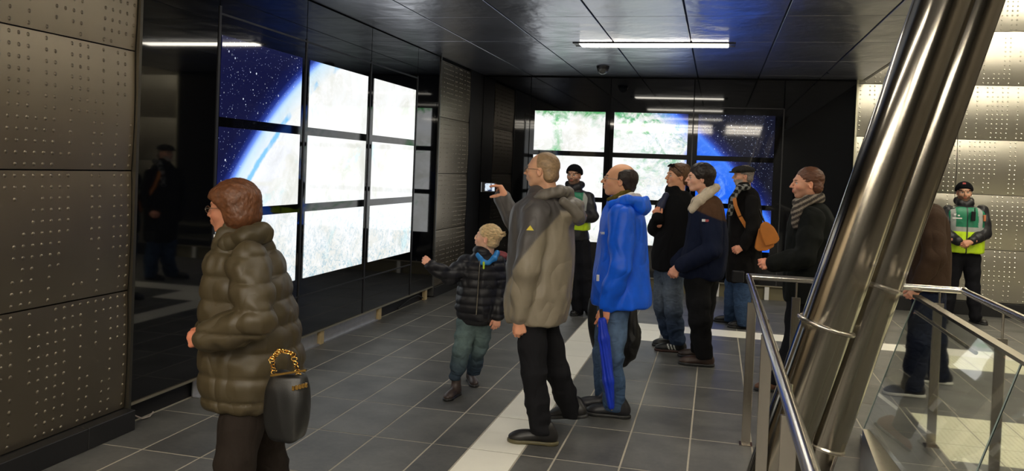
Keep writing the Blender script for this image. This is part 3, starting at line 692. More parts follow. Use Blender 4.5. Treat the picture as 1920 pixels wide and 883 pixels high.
def hair_mesh(P, B, sc, style, col, seed=1, h=.0045):
    F = Field(h); k = .012
    if style == 'short':
        F.ell((-.024, 0, .036), (.104, .084, .092)); F.cone((-.06, .035, -.03), (-.06, -.035, -.03), .05, .05, .02)
        F.ell((.100, 0, -.035), (.085, .12, .100), k=k, mode='s'); F.ell((.02, 0, -.09), (.075, .12, .055), k=k, mode='s'); F.ell((-.005, 0, -.02), (.026, .14, .036), k=k, mode='s')
    elif style == 'tousled':
        F.ell((-.022, 0, .042), (.112, .090, .094))
        for i in range(16):
            a = i*2.4; F.ell((-.02+.075*math.cos(a)*.9, .055*math.sin(a), .085+.02*math.sin(i*1.7)), (.030, .024, .022), k=.015)
        F.cone((-.07, .035, -.03), (-.07, -.035, -.03), .05, .05, .02)
        F.ell((.105, 0, -.035), (.080, .12, .092), k=k, mode='s'); F.ell((.02, 0, -.085), (.070, .12, .058), k=k, mode='s'); F.ell((-.005, 0, -.022), (.022, .14, .026), k=k, mode='s')
    elif style == 'full':      # thick dark hair over the ears
        F.ell((-.026, 0, .040), (.114, .094, .096)); F.ell((-.055, 0, -.02), (.070, .078, .075)); F.ell((-.01, 0, .08), (.075, .07, .05), k=.02)
        F.ell((.108, 0, -.03), (.083, .12, .088), k=k, mode='s'); F.ell((.03, 0, -.085), (.075, .12, .06), k=k, mode='s'); F.ell((.0, 0, -.028), (.018, .14, .022), k=k, mode='s')
    elif style == 'cropped':   # receding hairline, short greying
        F.ell((-.026, 0, .032), (.099, .080, .0905)); F.cone((-.065, .03, -.035), (-.065, -.03, -.035), .048, .048, .02)
        F.ell((.085, 0, .02), (.082, .12, .13), k=k, mode='s'); F.ell((.02, 0, -.09), (.075, .12, .065), k=k, mode='s'); F.ell((-.008, 0, -.02), (.026, .14, .036), k=k, mode='s')
    elif style == 'bald_top':  # dark wreath, bare crown
        F.ell((-.035, 0, .022), (.098, .087, .082)); F.ell((-.065, 0, -.035), (.058, .070, .055), k=.02)
        F.ell((.08, 0, .02), (.075, .13, .13), k=k, mode='s'); F.ell((-.01, 0, .125), (.13, .055, .05), k=k, mode='s'); F.ell((.02, 0, -.085), (.065, .12, .06), k=k, mode='s'); F.ell((-.002, 0, -.022), (.020, .14, .022), k=k, mode='s')
    elif style == 'blond':
        F.ell((-.022, 0, .040), (.108, .086, .091)); F.cone((-.06, .035, -.03), (-.06, -.035, -.03), .05, .045, .02)
        for i in range(7): F.cone((-.10, (i-3)*.013, .035+.011*(i % 3)), (-.142-.006*(i % 2), (i-3)*.017, .050+.016*(i % 3)), .020, .004, .010)
        F.ell((.110, 0, -.045), (.085, .12, .100), k=k, mode='s'); F.ell((.02, 0, -.09), (.075, .12, .058), k=k, mode='s'); F.ell((-.005, 0, -.02), (.026, .14, .034), k=k, mode='s')
    elif style == 'bob':
        F.ell((-.02, 0, .040), (.116, .100, .100)); F.ell((-.045, 0, -.03), (.088, .098, .085)); F.ell((.045, 0, .060), (.055, .08, .035), k=.03)
        F.ell((.105, 0, -.040), (.112, .13, .092), k=k, mode='s'); F.ell((.06, 0, -.12), (.080, .13, .075), k=k, mode='s')
    V, Q = F.mesh(); n = normals(V, Q)
    st = np.array([.35, 1, 1]) if style in ('short', 'cropped', 'blond') else np.array([.6, 1, .5])
    amp = {'cropped': .001, 'bald_top': .002, 'short': .003, 'blond': .004}.get(style, .003)
    V = V+n*(amp*(_perlin(V*st, 95, seed)+.6*_perlin(V*st, 200, seed+2)))[:, None]
    v = _perlin(V*st, 120, seed+7)*.28; C = np.clip(np.array(col)[None]*(1+v[:, None]), 0, 1)
    return P+sc*(V@B), Q, C
# --------------------------------------------------------------- hand (x to the fingertips, y thumb side, z back of the hand)
def hand_mesh(W, d, back, thumb, skin, sc=1.0, curl=.45, spread=.10, thumbc=(.5, .35), h=.0034, curls=None):
    x = _n(d); z = _n(np.array(back)-x*(np.array(back)@x)); y = np.cross(z, x); y = y*(1 if y@np.array(thumb) >= 0 else -1); B = np.array([x, y, z])
    F = Field(h); I3 = np.eye(3)
    F.cone((-.06, 0, 0), (.008, 0, 0), .028, .026, .02, flat=(np.array([0, 0, 1.]), .72))
    F.cone((.012, .013, 0), (.072, .026, 0), .015, .013, .02); F.cone((.012, .0, 0), (.078, .006, .001), .016, .014, .02); F.cone((.012, -.012, 0), (.072, -.026, 0), .015, .0125, .02)
    F.ell((.035, .018, -.009), (.028, .016, .014), k=.012)
    Ls = (.072, .080, .074, .058); ys_ = (.028, .0095, -.009, -.0265); rs = (.0088, .0092, .0088, .0078); x0 = (.076, .081, .077, .069)
    for i in range(4):
        c = (np.array(curls[i]) if curls else curl)*(1+.10*i*(not curls)); p = np.array([x0[i], ys_[i], 0.]); a = 0; sp = spread*(1.5-i)*.6; pts = [p-[.02, 0, 0], p]
        for j, fr in enumerate((.44, .31, .25)):
            a += (c*(1.0, 1.15, .8)[j] if not np.ndim(c) else c[j]); dv = np.array([math.cos(a)*math.cos(sp), math.cos(a)*math.sin(sp), -math.sin(a)]); p = p+dv*Ls[i]*fr; pts.append(p)
        F.poly(pts, [rs[i]*1.08, rs[i]*1.05, rs[i], rs[i]*.93, rs[i]*.82], k=.0035)
    t0 = np.array([.018, .024, -.006]); a, b = thumbc
    d1 = _n([math.cos(a), math.sin(a), -b]); d2 = _n([math.cos(a*.5), math.sin(a*.5)*.6, -b*1.3])
    F.poly([t0, t0+d1*.040, t0+d1*.040+d2*.028, t0+d1*.040+d2*.050], [.0145, .0115, .0102, .0085], k=.008)
    V, Q = F.mesh(); C = np.tile(np.array(skin, float), (len(V), 1))
    if np.linalg.det(B) < 0: Q = Q[:, ::-1]
    tip = np.clip((V[:, 0]-.07)/.06, 0, 1)[:, None]; C = C*(1-tip*.3)+C*[1.1, .8, .75]*tip*.3
    return np.array(W)+sc*(V@B), Q, C
def shoe(ank, toe, parent, col, sole=(.02, .02, .02), L=.29, boot=0., label=None, stripes=False, pitch=0., mat=None, w=1.):
    """ank: point on the ground under the ankle; toe: heading"""
    f = _n([toe[0], toe[1], 0]); l = np.cross([0, 0, 1], f); s_ = L/.29
    def T(V):
        c, s2 = math.cos(pitch), math.sin(pitch); V = V.copy()*s_
        if pitch: xx = V[:, 0]-.2*s_; zz_ = V[:, 2]; V[:, 0] = xx*c+zz_*s2+.2*s_; V[:, 2] = -xx*s2+zz_*c
        return np.array(ank)+V[:, :1]*f+V[:, 1:2]*l*w+V[:, 2:3]*[0, 0, 1]
    F = Field(.006); F.ell((-.045, 0, .050), (.042, .036, .050)); F.ell((.00, 0, .065), (.052, .037, .050), k=.03); F.ell((.09, 0, .042), (.085, .040, .040), k=.04); F.ell((.155, 0, .032), (.058, .044, .030), k=.03)
    F.cone((-.012, 0, .06), (-.012, 0, .10+boot), .044, .046, .03)
    for i in range(4): F.cone((.055+.022*i, .018, .083-.010*i), (.055+.022*i, -.018, .083-.010*i), .0045, .0045, .004)
    F.cut((0, 0, .018), (0, 0, -1)); V, Q = F.mesh(); C = np.tile(np.array(col, float), (len(V), 1))
    if stripes:
        for k_ in range(3):
            m = (np.abs(V[:, 0]-.4*V[:, 2]-.010-.028*k_) < .0065) & (V[:, 2] < .075) & (V[:, 2] > .024); C[m] = (.8, .8, .76)
    o = mk('shoe', T(V), Q, mat or LEATH, parent, C)
    if label: o['label'] = label
    F = Field(.006); F.ell((-.04, 0, .012), (.050, .040, .05), k=.02); F.cone((-.04, 0, .012), (.15, 0, .012), .038, .045, .02); F.ell((.155, 0, .012), (.064, .048, .05), k=.02)
    F.cut((0, 0, .024), (0, 0, 1), .004).cut((0, 0, .0005), (0, 0, -1), .004); V, Q = F.mesh(); mk('sole', T(V), Q, mat or LEATH, o, np.tile(np.array(sole, float), (len(V), 1)))
    return o
def glasses(P, B, sc, parent, frame=METALG):
    mb = MB(); T = lambda p: P+sc*(np.array(p)@B)
    for s_ in (1, -1):
        mb.tube([T((.104, s_*.032+.021*math.cos(a), .000+.015*math.sin(a))) for a in np.linspace(0, 2*math.pi, 17)], .0013, 6, cap=False)
        mb.tube([T((.103, s_*.053, .004)), T((.095, s_*.074, .005)), T((.0, s_*.083, .005)), T((-.015, s_*.084, -.006))], .0014, 6)
    mb.tube([T((.104, .011, .003)), T((.109, 0, .006)), T((.104, -.011, .003))], .0013, 6)
    g = mb.build('glasses', frame, parent, True)
    for s_ in (1, -1): MB().tube([T((.1035, s_*.032, .0)), T((.1045, s_*.032, .0))], .017, 16).build('lens', LENSM, g)
    return g
def core(joints, legs, arms, pel, nk, fat=1.0):
    """coarse trunk and limbs under the clothes, one surface"""
    F = Field(.012); pel = np.array(pel); nk = np.array(nk); mid = (pel+nk)/2
    W = joints
    F.cone(pel+[0, 0, .05], mid, .085*fat, .09*fat, .05); F.cone(mid, nk-[0, 0, .09], .095*fat, .10*fat, .05); F.cone(nk-[0, 0, .09], nk, .075, .05, .04)
    F.cone(nk-[0, 0, .09], W[0], .06, .045, .04); F.cone(nk-[0, 0, .09], W[1], .06, .045, .04)
    for l in legs: F.cone(pel+[0, 0, .04], l[0], .075*fat, .065*fat, .04); F.poly(l, [.065*fat, .045, .033], k=.03)
    for a in arms: F.poly(a, [.044, .035, .024], k=.03)
    return F.mesh()
def pants(legs, pel, rs, col, parent, mat=CLOTH, seed=3, h=.009, top=None, amp=.006, name='trousers', hem=None, fade=None):
    F = Field(h); pel = np.array(pel, float)
    for l in legs:
        F.cone(pel+[0, 0, .04], l[0], rs[0]*1.02, rs[0], .05); F.poly([l[0], (np.array(l[0])+l[1])/2, l[1], (np.array(l[1])+l[2])/2, l[2]], [rs[0], (rs[0]+rs[1])/2*1.02, rs[1], (rs[1]+rs[2])/2, rs[2]], k=.03)
    if top: F.cone(pel, pel+[0, 0, top], rs[0]*1.15, rs[0]*1.1, .04)
    F.cut((0, 0, min(l[2][2] for l in legs)-.02), (0, 0, -1), .004)
    V, Q = F.mesh(); V = wrinkle(V, Q, amp, 7, seed, (1, 1, 1.6), mask=lambda P: .35+.65*np.exp(-((P[:, 2]-.15)/.16)**2)+.5*np.exp(-((P[:, 2]-legs[0][1][2])/.10)**2))
    lo = min(l[2][2] for l in legs); V[:, 2] = np.maximum(V[:, 2], .035)
    C = np.tile(np.array(col, float), (len(V), 1))
    if fade is not None:
        for l in legs:
            m = np.exp(-(np.linalg.norm(V-(np.array(l[0])*.5+np.array(l[1])*.5)-[0, -.07, 0], axis=1)/.17)**2)[:, None]*.8; C = C*(1-m)+np.array(fade)*m
    return mk(name, V, Q, mat, parent, C)
def px_stack(Y, rows, bd):
    """rows: (py, pxL, pxR[, depth half-size[, dY]]) -> sections at depth Y"""
    out = []
    for r in rows:
        a, b = at(r[1], r[0], Y), at(r[2], r[0], Y); d = r[3] if len(r) > 3 else bd; dy = r[4] if len(r) > 4 else 0
        out.append(((a[2]+b[2])/2, (a[0]+b[0])/2, Y+dy, abs(b[0]-a[0])/2, d))
    return out
SK = (.62, .36, .25)
# =================================================================== the people
A = at
def G(px, py):                                   # point on the floor under a pixel
    v = R @ np.array([(px-PX0)/F_PX, -(py-PY0)/F_PX, -1.0]); t = -CH/v[2]; return np.array([v[0]*t, v[1]*t, 0.])
def figure(label, base): return empty('person', (base[0], base[1], 0), label, 'person')
def body(root, head, fwd, sc, neckp, skin, sh, legs, arms, pel, hands=(), seed=1, up=None, fat=1., **kw):
    """one skin mesh: trunk and limbs, neck and head, hands"""
    hv, hq, hc, B = head_mesh(np.array(head), fwd, up, sc, skin, np.array(neckp), None, seed, **kw)
    cv, cq = core(sh, legs, arms, pel, neckp, fat); parts = [(cv, cq, np.array(skin)), (hv, hq, hc)]
    for h in hands: parts.append(hand_mesh(skin=np.array(skin)*[1.08, .92, .9], **h))
    V, Q, C = joinm(parts); mk('body', V, Q, SKIN, root, C); return B
def garment(name, root, secs, arms=(), rs=(.085, .066, .052), mat=CLOTH, col=(.1, .1, .1), extra=None, h=.009, wr=(.006, 9), q=None, seed=1, ang=0, n=2.5, colf=None, cuffs=True, hem=None, post=None):
    F = Field(h); F.stack(secs, ang, n=n)
    for a in arms:
        r_ = rs if not isinstance(rs[0], tuple) else rs[0]
        m1 = (np.array(a[0])+a[1])/2; m2 = (np.array(a[1])+a[2])/2
        F.poly([a[0], m1, a[1], m2, a[2]], [r_[0], (r_[0]+r_[1])/2*1.02, r_[1], (r_[1]+r_[2])/2*1.02, r_[2]], k=.025)
    if extra: extra(F)
    V, Q = F.mesh()
    V = wrinkle(V, Q, wr[0], wr[1], seed)
    if q: V = quilt(V, Q, *q)
    C = np.tile(np.array(col, float), (len(V), 1))
    if colf: C = colf(V, C)
    if post: V = post(V)
    return mk(name, V, Q, mat, root, C)
def sdf(name, root, mat, col, build, h=.005, wr=None, colf=None):
    F = Field(h); build(F); V, Q = F.mesh()
    if wr: V = wrinkle(V, Q, *wr)
    C = np.tile(np.array(col, float), (len(V), 1)); C = colf(V, C) if colf else C
    return mk(name, V, Q, mat, root, C)
def hairp(root, P, B, sc, style, col, seed=1):
    V, Q, C = hair_mesh(np.array(P), B, sc, style, col, seed); return mk('hair', V, Q, HAIR, root, C)
def patch(V, C, m, c): C[m] = c; return C
def soft(V, C, sd, c, w=.008):
    m = np.clip(.5+sd/w, 0, 1)[:, None]; return C*(1-m)+np.array(c)*m
def beanie(root, P, B, sc, mark=None):
    def bd(F):
        F.ell((-.016, 0, .052), (.110, .090, .086)); F.cone((-.03, .03, .03), (-.03, -.03, .03), .07, .07, .03); F.cut((0, 0, .028), (.32, 0, -1), .006)
        for i in range(24):
            a = i*math.pi/12; F.cone((-.016+.106*math.cos(a), .086*math.sin(a), .038-.01*math.cos(a)), (-.016+.106*math.cos(a+.26), .086*math.sin(a+.26), .038-.01*math.cos(a+.26)), .005, .005, .008)
    F = Field(.005); bd(F); V, Q = F.mesh(); V = wrinkle(V, Q, .0015, 90, 4, (1, 1, .2))
    return mk('beanie', np.array(P)+sc*(V@B), Q, FLEECE, root, np.tile([.006, .006, .008], (len(V), 1)))
DARKSHOE = (.012, .011, .011)
# ---- 1 man in the grey two-tone jacket, taking a picture ---------------------------------
Y0 = 5.12
p = figure('balding man in grey two-tone jacket raising a compact camera in one hand', G(1010, 820))
legs = [[A(996, 600, 5.02), A(1001, 702, 4.93), A(1014, 806, 4.96)], [A(1018, 600, 5.24), A(1045, 698, 5.24), A(1073, 775, 5.36)]]
la = [A(1006, 402, 4.93), A(987, 505, 4.84), A(974, 588, 4.90)]; ra = [A(1002, 395, 5.34), A(985, 452, 5.50), A(941, 372, 5.52)]
hd = A(1016, 319, 5.13); nk = A(1030, 366, 5.14); pel = A(1004, 588, 5.13)
B = body(p, hd, (-1, .13, .02), .95, nk, (.76, .42, .26), (la[0], ra[0]), legs, [la, ra], pel, seed=2,
         hands=[dict(W=A(974, 600, 4.90), d=(.12, .05, -1), back=(.35, -1, 0), thumb=(-1, -.2, 0), curl=.75, thumbc=(.25, .6)),
                dict(W=A(949, 369, 5.52), d=(-.50, .0, .87), back=(.87, .10, .50), thumb=(-.1, -1, 0), curls=[(.85, .30, .15), (.95, .35, .2), (1.1, .5, .3), (1.2, .7, .4)], thumbc=(.35, 2.6))], browc=(.45, .30, .20))
hairp(p, hd, B, .95, 'cropped', (.36, .235, .13), 3); glasses(hd, B, .95, p)
pants(legs, pel, (.094, .074, .066), (.010, .010, .012), p, seed=5)
secs = px_stack(Y0, [(360, 1004, 1046, .08), (371, 987, 1056, .15), (388, 968, 1066, .20), (425, 960, 1072, .22), (480, 956, 1074, .22), (540, 952, 1070, .23), (578, 950, 1063, .23), (601, 953, 1058, .22)], .2)
xa, za = at(1040, 410, 4.9)[[0, 2]]; xb, zb = at(962, 512, 4.9)[[0, 2]]; xc = at(972, 480, 5.0)[0]; zh = at(1000, 392, 5.)[2]
def cf(V, C):
    x, y, z = V.T; sl = (za-zb)/(xa-xb); d1 = np.minimum((z-zb-sl*(x-xb))/math.hypot(1, sl), xa+.02-x); d2 = np.minimum(xc-x, y-5.0); return soft(V, C, np.maximum(np.maximum(d1, d2), z-zh), (.085, .077, .074), .010)
def ex(F):
    F.cone(A(1012, 366, 5.13), A(1014, 378, 5.13), .078, .09, .02)
    F.ell(A(1070, 398, 5.12), (.07, .15, .07), k=.04)
j = garment('jacket', p, secs, [la, ra], (.088, .070, .056), NYLON, (.26, .22, .16), ex, wr=(.010, 8), colf=cf, seed=11, h=.008)
def hood(F):
    F.poly([A(998, 380, 5.0), A(1018, 366, 4.97), A(1050, 358, 4.98), A(1064, 362, 5.13), A(1050, 358, 5.27), A(1016, 366, 5.28)], [.020, .026, .030, .032, .030, .022], k=.02)
    F.ell(A(1074, 386, 5.12), (.065, .15, .045), k=.04); F.ell(A(1085, 408, 5.10), (.040, .11, .045), k=.04); F.cone(A(1056, 378, 4.93), A(1086, 404, 5.0), .022, .028, .03)
sdf('hood', j, NYLON, (.17, .15, .125), hood, .007, (.008, 14, 3))
sdf('cuff', j, NYLON, (.22, .19, .15), lambda F: F.cone(A(976, 583, 4.90), A(974, 592, 4.90), .058, .056), .006)
c = A(994, 428, 4.772); mb = MB(); u = np.array([1., .0, 0]); 
mb.add([c+[-.022, 0, -.012], c+[.022, .006, -.012], c+[0, .004, .018], c+[-.022, -.006, -.012], c+[.022, -.0, -.012], c+[0, -.002, .018]], [(0, 1, 2), (3, 5, 4), (0, 3, 4, 1), (1, 4, 5, 2), (2, 5, 3, 0)])
mb.build('badge', pmat('badge_yellow', (.75, .60, .05), .5), j)['label'] = 'small yellow triangle badge'
shoe(A(1019, 829, 4.97)*[1, 1, 0], (-1, -.12), p, DARKSHOE, (.10, .085, .04), L=.30)
shoe(np.array([A(1082, 790, 5.38)[0], 5.36, .02]), (-.75, .35), p, DARKSHOE, L=.29, pitch=.22)
# the compact camera
cc = A(916, 351, 5.50); t = empty('compact_camera', cc, 'small black compact camera held up in the raised hand, its screen glowing', 'camera')
Bc = basis((.45, -.9, .05))
def obox(c, r, B): return [c+sx*r[0]*B[0]+sy*r[1]*B[1]+sz*r[2]*B[2] for sx in (-1, 1) for sy in (-1, 1) for sz in (-1, 1)]
QF = [(0, 1, 3, 2), (4, 6, 7, 5), (0, 4, 5, 1), (2, 3, 7, 6), (0, 2, 6, 4), (1, 5, 7, 3)]
MB().add(obox(cc, (.013, .050, .033), Bc), QF).build('camera_body', BLKPL, t)
m_, nt_, b_ = newmat('camera_screen'); tc = N(nt_, 'ShaderNodeTexNoise', Scale=60.0); cr = N(nt_, 'ShaderNodeValToRGB'); nt_.links.new(N(nt_, 'ShaderNodeNewGeometry').outputs['Position'], tc.inputs['Vector']); nt_.links.new(tc.outputs[0], cr.inputs[0])
cr.color_ramp.elements[0].position = .40; cr.color_ramp.elements[0].color = (.02, .04, .12, 1); cr.color_ramp.elements[1].position = .48; cr.color_ramp.elements[1].color = (.7, .8, .9, 1)
nt_.links.new(cr.outputs[0], b_.inputs['Emission Color']); b_.inputs['Emission Strength'].default_value = .9; b_.inputs['Base Color'].default_value = (.01, .01, .01, 1)
MB().add(obox(cc+Bc[0]*.0135+Bc[1]*.006, (.001, .034, .026), Bc), QF).build('screen', m_, t)
MB().tube([cc-Bc[0]*.010, cc-Bc[0]*.032], .022, 20).build('lens', BLKPL, t, True)
# ---- 2 boy ------------------------------------------------------------------------------
p = figure('blond boy in black quilted jacket and jeans, one arm stretched towards the screens', G(868, 728))
legs = [[A(876, 606, 5.84), A(866, 655, 5.78), A(856, 704, 5.78)], [A(904, 606, 5.90), A(898, 655, 5.92), A(887, 696, 6.02)]]
ra = [A(874, 494, 5.84), A(844, 519, 5.72), A(809, 499, 5.62)]; la = [A(934, 494, 5.90), A(938, 545, 5.88), A(934, 592, 5.82)]
hd = A(914, 446, 5.86); nk = A(912, 482, 5.86); pel = A(893, 596, 5.87)
B = body(p, hd, (-1, .05, .16), .84, nk, (.88, .52, .36), (ra[0], la[0]), legs, [ra, la], pel, seed=4, fat=.72, neckr=.048, mouth=.012, nose=.6, browc=(.55, .38, .22), jaw=.92,
         hands=[dict(W=A(808, 498, 5.62), d=(-.75, -.2, .65), back=(.3, -.9, .3), thumb=(.3, -.3, .9), sc=.78, curl=.95, thumbc=(.3, .5)),
                dict(W=A(934, 594, 5.82), d=(-.15, -.1, -1), back=(.4, -.8, 0), thumb=(-1, -.3, 0), sc=.78, curl=.45)])
hairp(p, hd, B, .84, 'blond', (.70, .50, .26), 5)
pants(legs, pel, (.074, .057, .049), (.035, .055, .085), p, DENIM, seed=8, amp=.009, fade=(.14, .20, .19), h=.008)
secs = px_stack(5.87, [(474, 900, 926, .06), (484, 880, 934, .10), (500, 866, 941, .13), (540, 860, 937, .14), (575, 857, 932, .145), (590, 860, 928, .13), (601, 864, 925, .12)], .12)
j = garment('jacket', p, secs, [ra, la], (.064, .053, .042), NYLON, (.014, .014, .018), lambda F: F.cone(A(905, 474, 5.86), A(905, 482, 5.86), .07, .075), wr=(.004, 12), q=(.062, .011, 0), seed=12, h=.007)
def bc_(F):
    F.poly([A(896, 478, 5.76), A(906, 492, 5.725), A(917, 493, 5.72)], [.016, .020, .012], k=.01); F.poly([A(932, 474, 5.80), A(926, 485, 5.74), A(915, 493, 5.72)], [.020, .022, .012], k=.01)
sdf('collar_lining', j, NYLON, (.02, .22, .60), bc_, .005, (.003, 20, 2))['label'] = 'bright blue jacket collar'
sdf('zip_pull', j, NYLON, (.55, .75, .05), lambda F: F.cone(A(907, 492, 5.70), A(907, 503, 5.70), .008, .007), .004)
sdf('hood', j, FLEECE, (.25, .07, .075), lambda F: F.ell(A(936, 481, 5.95), (.07, .08, .040), k=.02), .006, (.004, 20, 2))['label'] = 'dark red hood lining'
MB().tube([A(900, 488, 5.715), A(897, 530, 5.70), A(893, 590, 5.71)], .005, 8).build('zip', METALG, j, True)
sdf('waistband', j, CLOTH, (.02, .02, .022), lambda F: F.stack(px_stack(5.87, [(590, 862, 926, .125), (606, 866, 922, .12)], .12)), .007)
shoe(A(854, 728, 5.78)*[1, 1, 0], (-.12, -1), p, (.055, .038, .034), L=.225, boot=.05); shoe(G(883, 716), (.45, -.85), p, (.05, .034, .03), L=.225, boot=.05)
# ---- 3 guard in front of the back screens -------------------------------------------------
def guard(label, Y, headp, fwd, nkp, rows, vrows, arms, legs, pelp, handp, shoes, sc, yz, badge):
    p = figure(label, G(*shoes[0][:2])); hd = A(*headp); nk = A(*nkp); pel = A(*pelp)
    h1, h2 = handp
    B = body(p, hd, fwd, sc, nk, (.55, .30, .19), (arms[0][0], arms[1][0]), legs, arms, pel, seed=6, beard=((.10, .06, .04), .75), browc=(.05, .03, .02),
             hands=[dict(W=h1, d=(.85, -.25, -.35), back=(.1, -1, .3), thumb=(0, -.2, 1), curl=.5), dict(W=h2, d=(-.85, -.3, -.35), back=(-.1, -1, .3), thumb=(0, -.2, 1), curl=.6)])
    beanie(p, hd, B, sc)
    pants(legs, pel, (.098, .078, .070), (.009, .009, .012), p, seed=int(Y*3), h=.011)
    def ex(F):
        a = nk+[0, 0, .03]; F.poly([a+[-.07, .03, .02], a+[-.05, -.05, -.01], a+[0, -.075, -.04], a+[.05, -.05, -.01], a+[.07, .03, .02], a+[0, .08, .03], a+[-.07, .03, .02]], [.038]*7, k=.02)
        F.cone(nk, nk+[0, -.01, -.1], .075, .1, .03)
    j = garment('jacket', p, px_stack(Y, rows, .15), arms, (.076, .064, .052), NYLON, (.010, .010, .013), ex, h=.011, wr=(.008, 9), seed=int(Y))
    zy, zg, zt = yz; cx = nk[0]
    def vc(V, C):
        x, y, z = V.T; C = patch(V, C, z < zy, (.62, .90, .02)); C = patch(V, C, (z > zy) & (z < zy+.055), (.36, .38, .36))
        C = patch(V, C, (np.abs(np.abs(x-cx)-.15) < .026) & (z > zy+.05), (.36, .38, .36))
        C = patch(V, C, (np.abs(x-cx) < .008) & (y < Y), (.01, .02, .02)); return C
    F = Field(.008); F.stack(px_stack(Y, vrows, .165), 0, n=2.6)
    a = nk+[0, -.12, -.02]; F.cone(a+[0, -.1, 0], a+[0, -.1, -.15], .085, .015, .01, mode='s'); F.cone(nk+[0, 0, .1], nk+[0, 0, -.02], .10, .10, .01, mode='s')
    for s_ in arms: F.cone(np.array(s_[0])+(np.array(s_[0])-cx_(nk))*.12, s_[0], .07, .07, .01, mode='s')
    V, Q = F.mesh(); V = wrinkle(V, Q, .005, 10, 5); mk('safety_vest', V, Q, NYLON, p, vc(V, np.tile([.012, .19, .095], (len(V), 1))))['label'] = 'green and yellow safety vest with grey reflective bands'
    for sx, sy, tx, ty in shoes: shoe(G(sx, sy), (tx, ty), p, DARKSHOE, L=.29)
    return p, hd, B, j
def cx_(nk): return np.array(nk)-[0, 0, .15]
Yg = 9.55
arms = [[A(1052, 372, Yg), A(1047, 408, Yg-.10), A(1068, 406, Yg-.27)], [A(1102, 372, Yg), A(1111, 406, Yg-.08), A(1088, 408, Yg-.26)]]
legs = [[A(1070, 458, Yg-.02), A(1076, 522, Yg-.04), A(1084, 578, Yg)], [A(1090, 458, Yg-.02), A(1098, 520, Yg-.04), A(1105, 576, Yg-.03)]]
p, hd, B, j = guard('security guard in green and yellow vest standing before the white back screens', Yg, (1076, 329, Yg), (-.12, -1, 0), (1077, 354, Yg),
    [(356, 1062, 1092, .09), (364, 1050, 1104, .13), (385, 1050, 1105, .15), (420, 1053, 1102, .155), (449, 1054, 1104, .15)], [(360, 1056, 1100, .13), (370, 1049, 1106, .16), (395, 1049, 1106, .178), (430, 1052, 1106, .175)],
    arms, legs, (1080, 448, Yg), (A(1069, 407, Yg-.28), A(1087, 408, Yg-.30)), [(1085, 588, -.2, -1), (1104, 586, .3, -1)], .97, (A(1076, 398, Yg)[2]-.02, 0, 0), None)
c = A(1109.5, 386, Yg-.09); MB().box(c-[.012, .012, .02], c+[.012, .004, .02], .002).build('sleeve_badge', PLASW, j)
# ---- 10 guard by the metal wall ---------------------------------------------------------
Yg = 11.28
arms = [[A(1778, 396, Yg), A(1770, 436, Yg-.08), A(1796, 452, Yg-.25)], [A(1842, 396, Yg), A(1848, 438, Yg-.08), A(1822, 452, Yg-.25)]]
legs = [[A(1792, 484, Yg), A(1783, 535, Yg-.03), A(1774, 590, Yg-.02)], [A(1822, 484, Yg), A(1824, 538, Yg-.03), A(1829, 593, Yg-.05)]]
p, hd, B, j = guard('security guard in green and yellow vest with hands clasped by the embossed metal wall', Yg, (1808, 361, Yg), (-.12, -1, -.03), (1808, 384, Yg),
    [(386, 1792, 1824, .10), (394, 1776, 1842, .13), (415, 1776, 1844, .15), (445, 1778, 1842, .155), (470, 1780, 1840, .15)], [(388, 1784, 1832, .12), (398, 1773, 1846, .155), (430, 1774, 1845, .175), (473, 1774, 1843, .175)],
    arms, legs, (1808, 476, Yg), (A(1797, 453, Yg-.26), A(1820, 454, Yg-.29)), [(1772, 603, -.3, -1), (1828, 604, .35, -1)], 1.0, (A(1808, 430, Yg)[2]-.02, 0, 0), None)
c = A(1808, 344, Yg-.125); MB().box(c-[.018, .004, .010], c+[.018, .004, .010], .002).build('cap_mark', pmat('mark_red', (.5, .08, .08), .5), j)
c = A(1825, 405, Yg-.185); MB().box(c-[.024, .015, .06], c+[.024, .01, .055], .006).tube([c+[.014, 0, .05], c+[.014, 0, .10]], .006, 8).build('radio', BLKPL, j)
c = A(1842, 408, Yg-.06); MB().box(c-[.012, .10, .04], c+[.012, -.02, .035], .002).build('sleeve_badge', pmat('badge_orange', (.55, .18, .07), .6), j)
for k, (a, b_) in enumerate(((1789, 1793), (1796, 1800), (1786, 1804))):
    q0, q1 = A(a, (402, 404, 409)[k], Yg-.188), A(b_, (402, 404, 409)[k], Yg-.188); MB().box(q0-[0, 0, .008 if k < 2 else .004], q1+[0, .004, .008 if k < 2 else .004]).build('vest_lettering', PLASW, j)
# ---- 4 man in the blue rain jacket ----------------------------------------------------------
p = figure('balding dark-haired man with glasses in bright blue rain jacket and jeans', G(1150, 775))
legs = [[A(1152, 580, 5.72), A(1146, 672, 5.64), A(1152, 758, 5.70)], [A(1148, 580, 5.92), A(1134, 665, 5.92), A(1136, 742, 5.96)]]
la = [A(1166, 405, 5.61), A(1163, 502, 5.52), A(1139, 570, 5.56)]; ra = [A(1162, 405, 6.0), A(1156, 495, 6.05), A(1132, 560, 6.0)]
hd = A(1161, 338, 5.8); nk = A(1168, 378, 5.8); pel = A(1160, 562, 5.82)
B = body(p, hd, (-1, -.10, .10), 1.0, nk, (.76, .39, .22), (la[0], ra[0]), legs, [la, ra], pel, seed=7, browc=(.08, .05, .03),
         hands=[dict(W=A(1138, 575, 5.56), d=(-.25, -.15, -1), back=(.2, -1, 0), thumb=(-1, -.4, 0), curl=.30, thumbc=(.3, .5), spread=.2)])
hairp(p, hd, B, 1.0, 'bald_top', (.022, .013, .009), 6); glasses(hd, B, 1.0, p)
pants(legs, pel, (.100, .080, .073), (.055, .10, .19), p, DENIM, seed=6, fade=(.11, .17, .27), amp=.008)
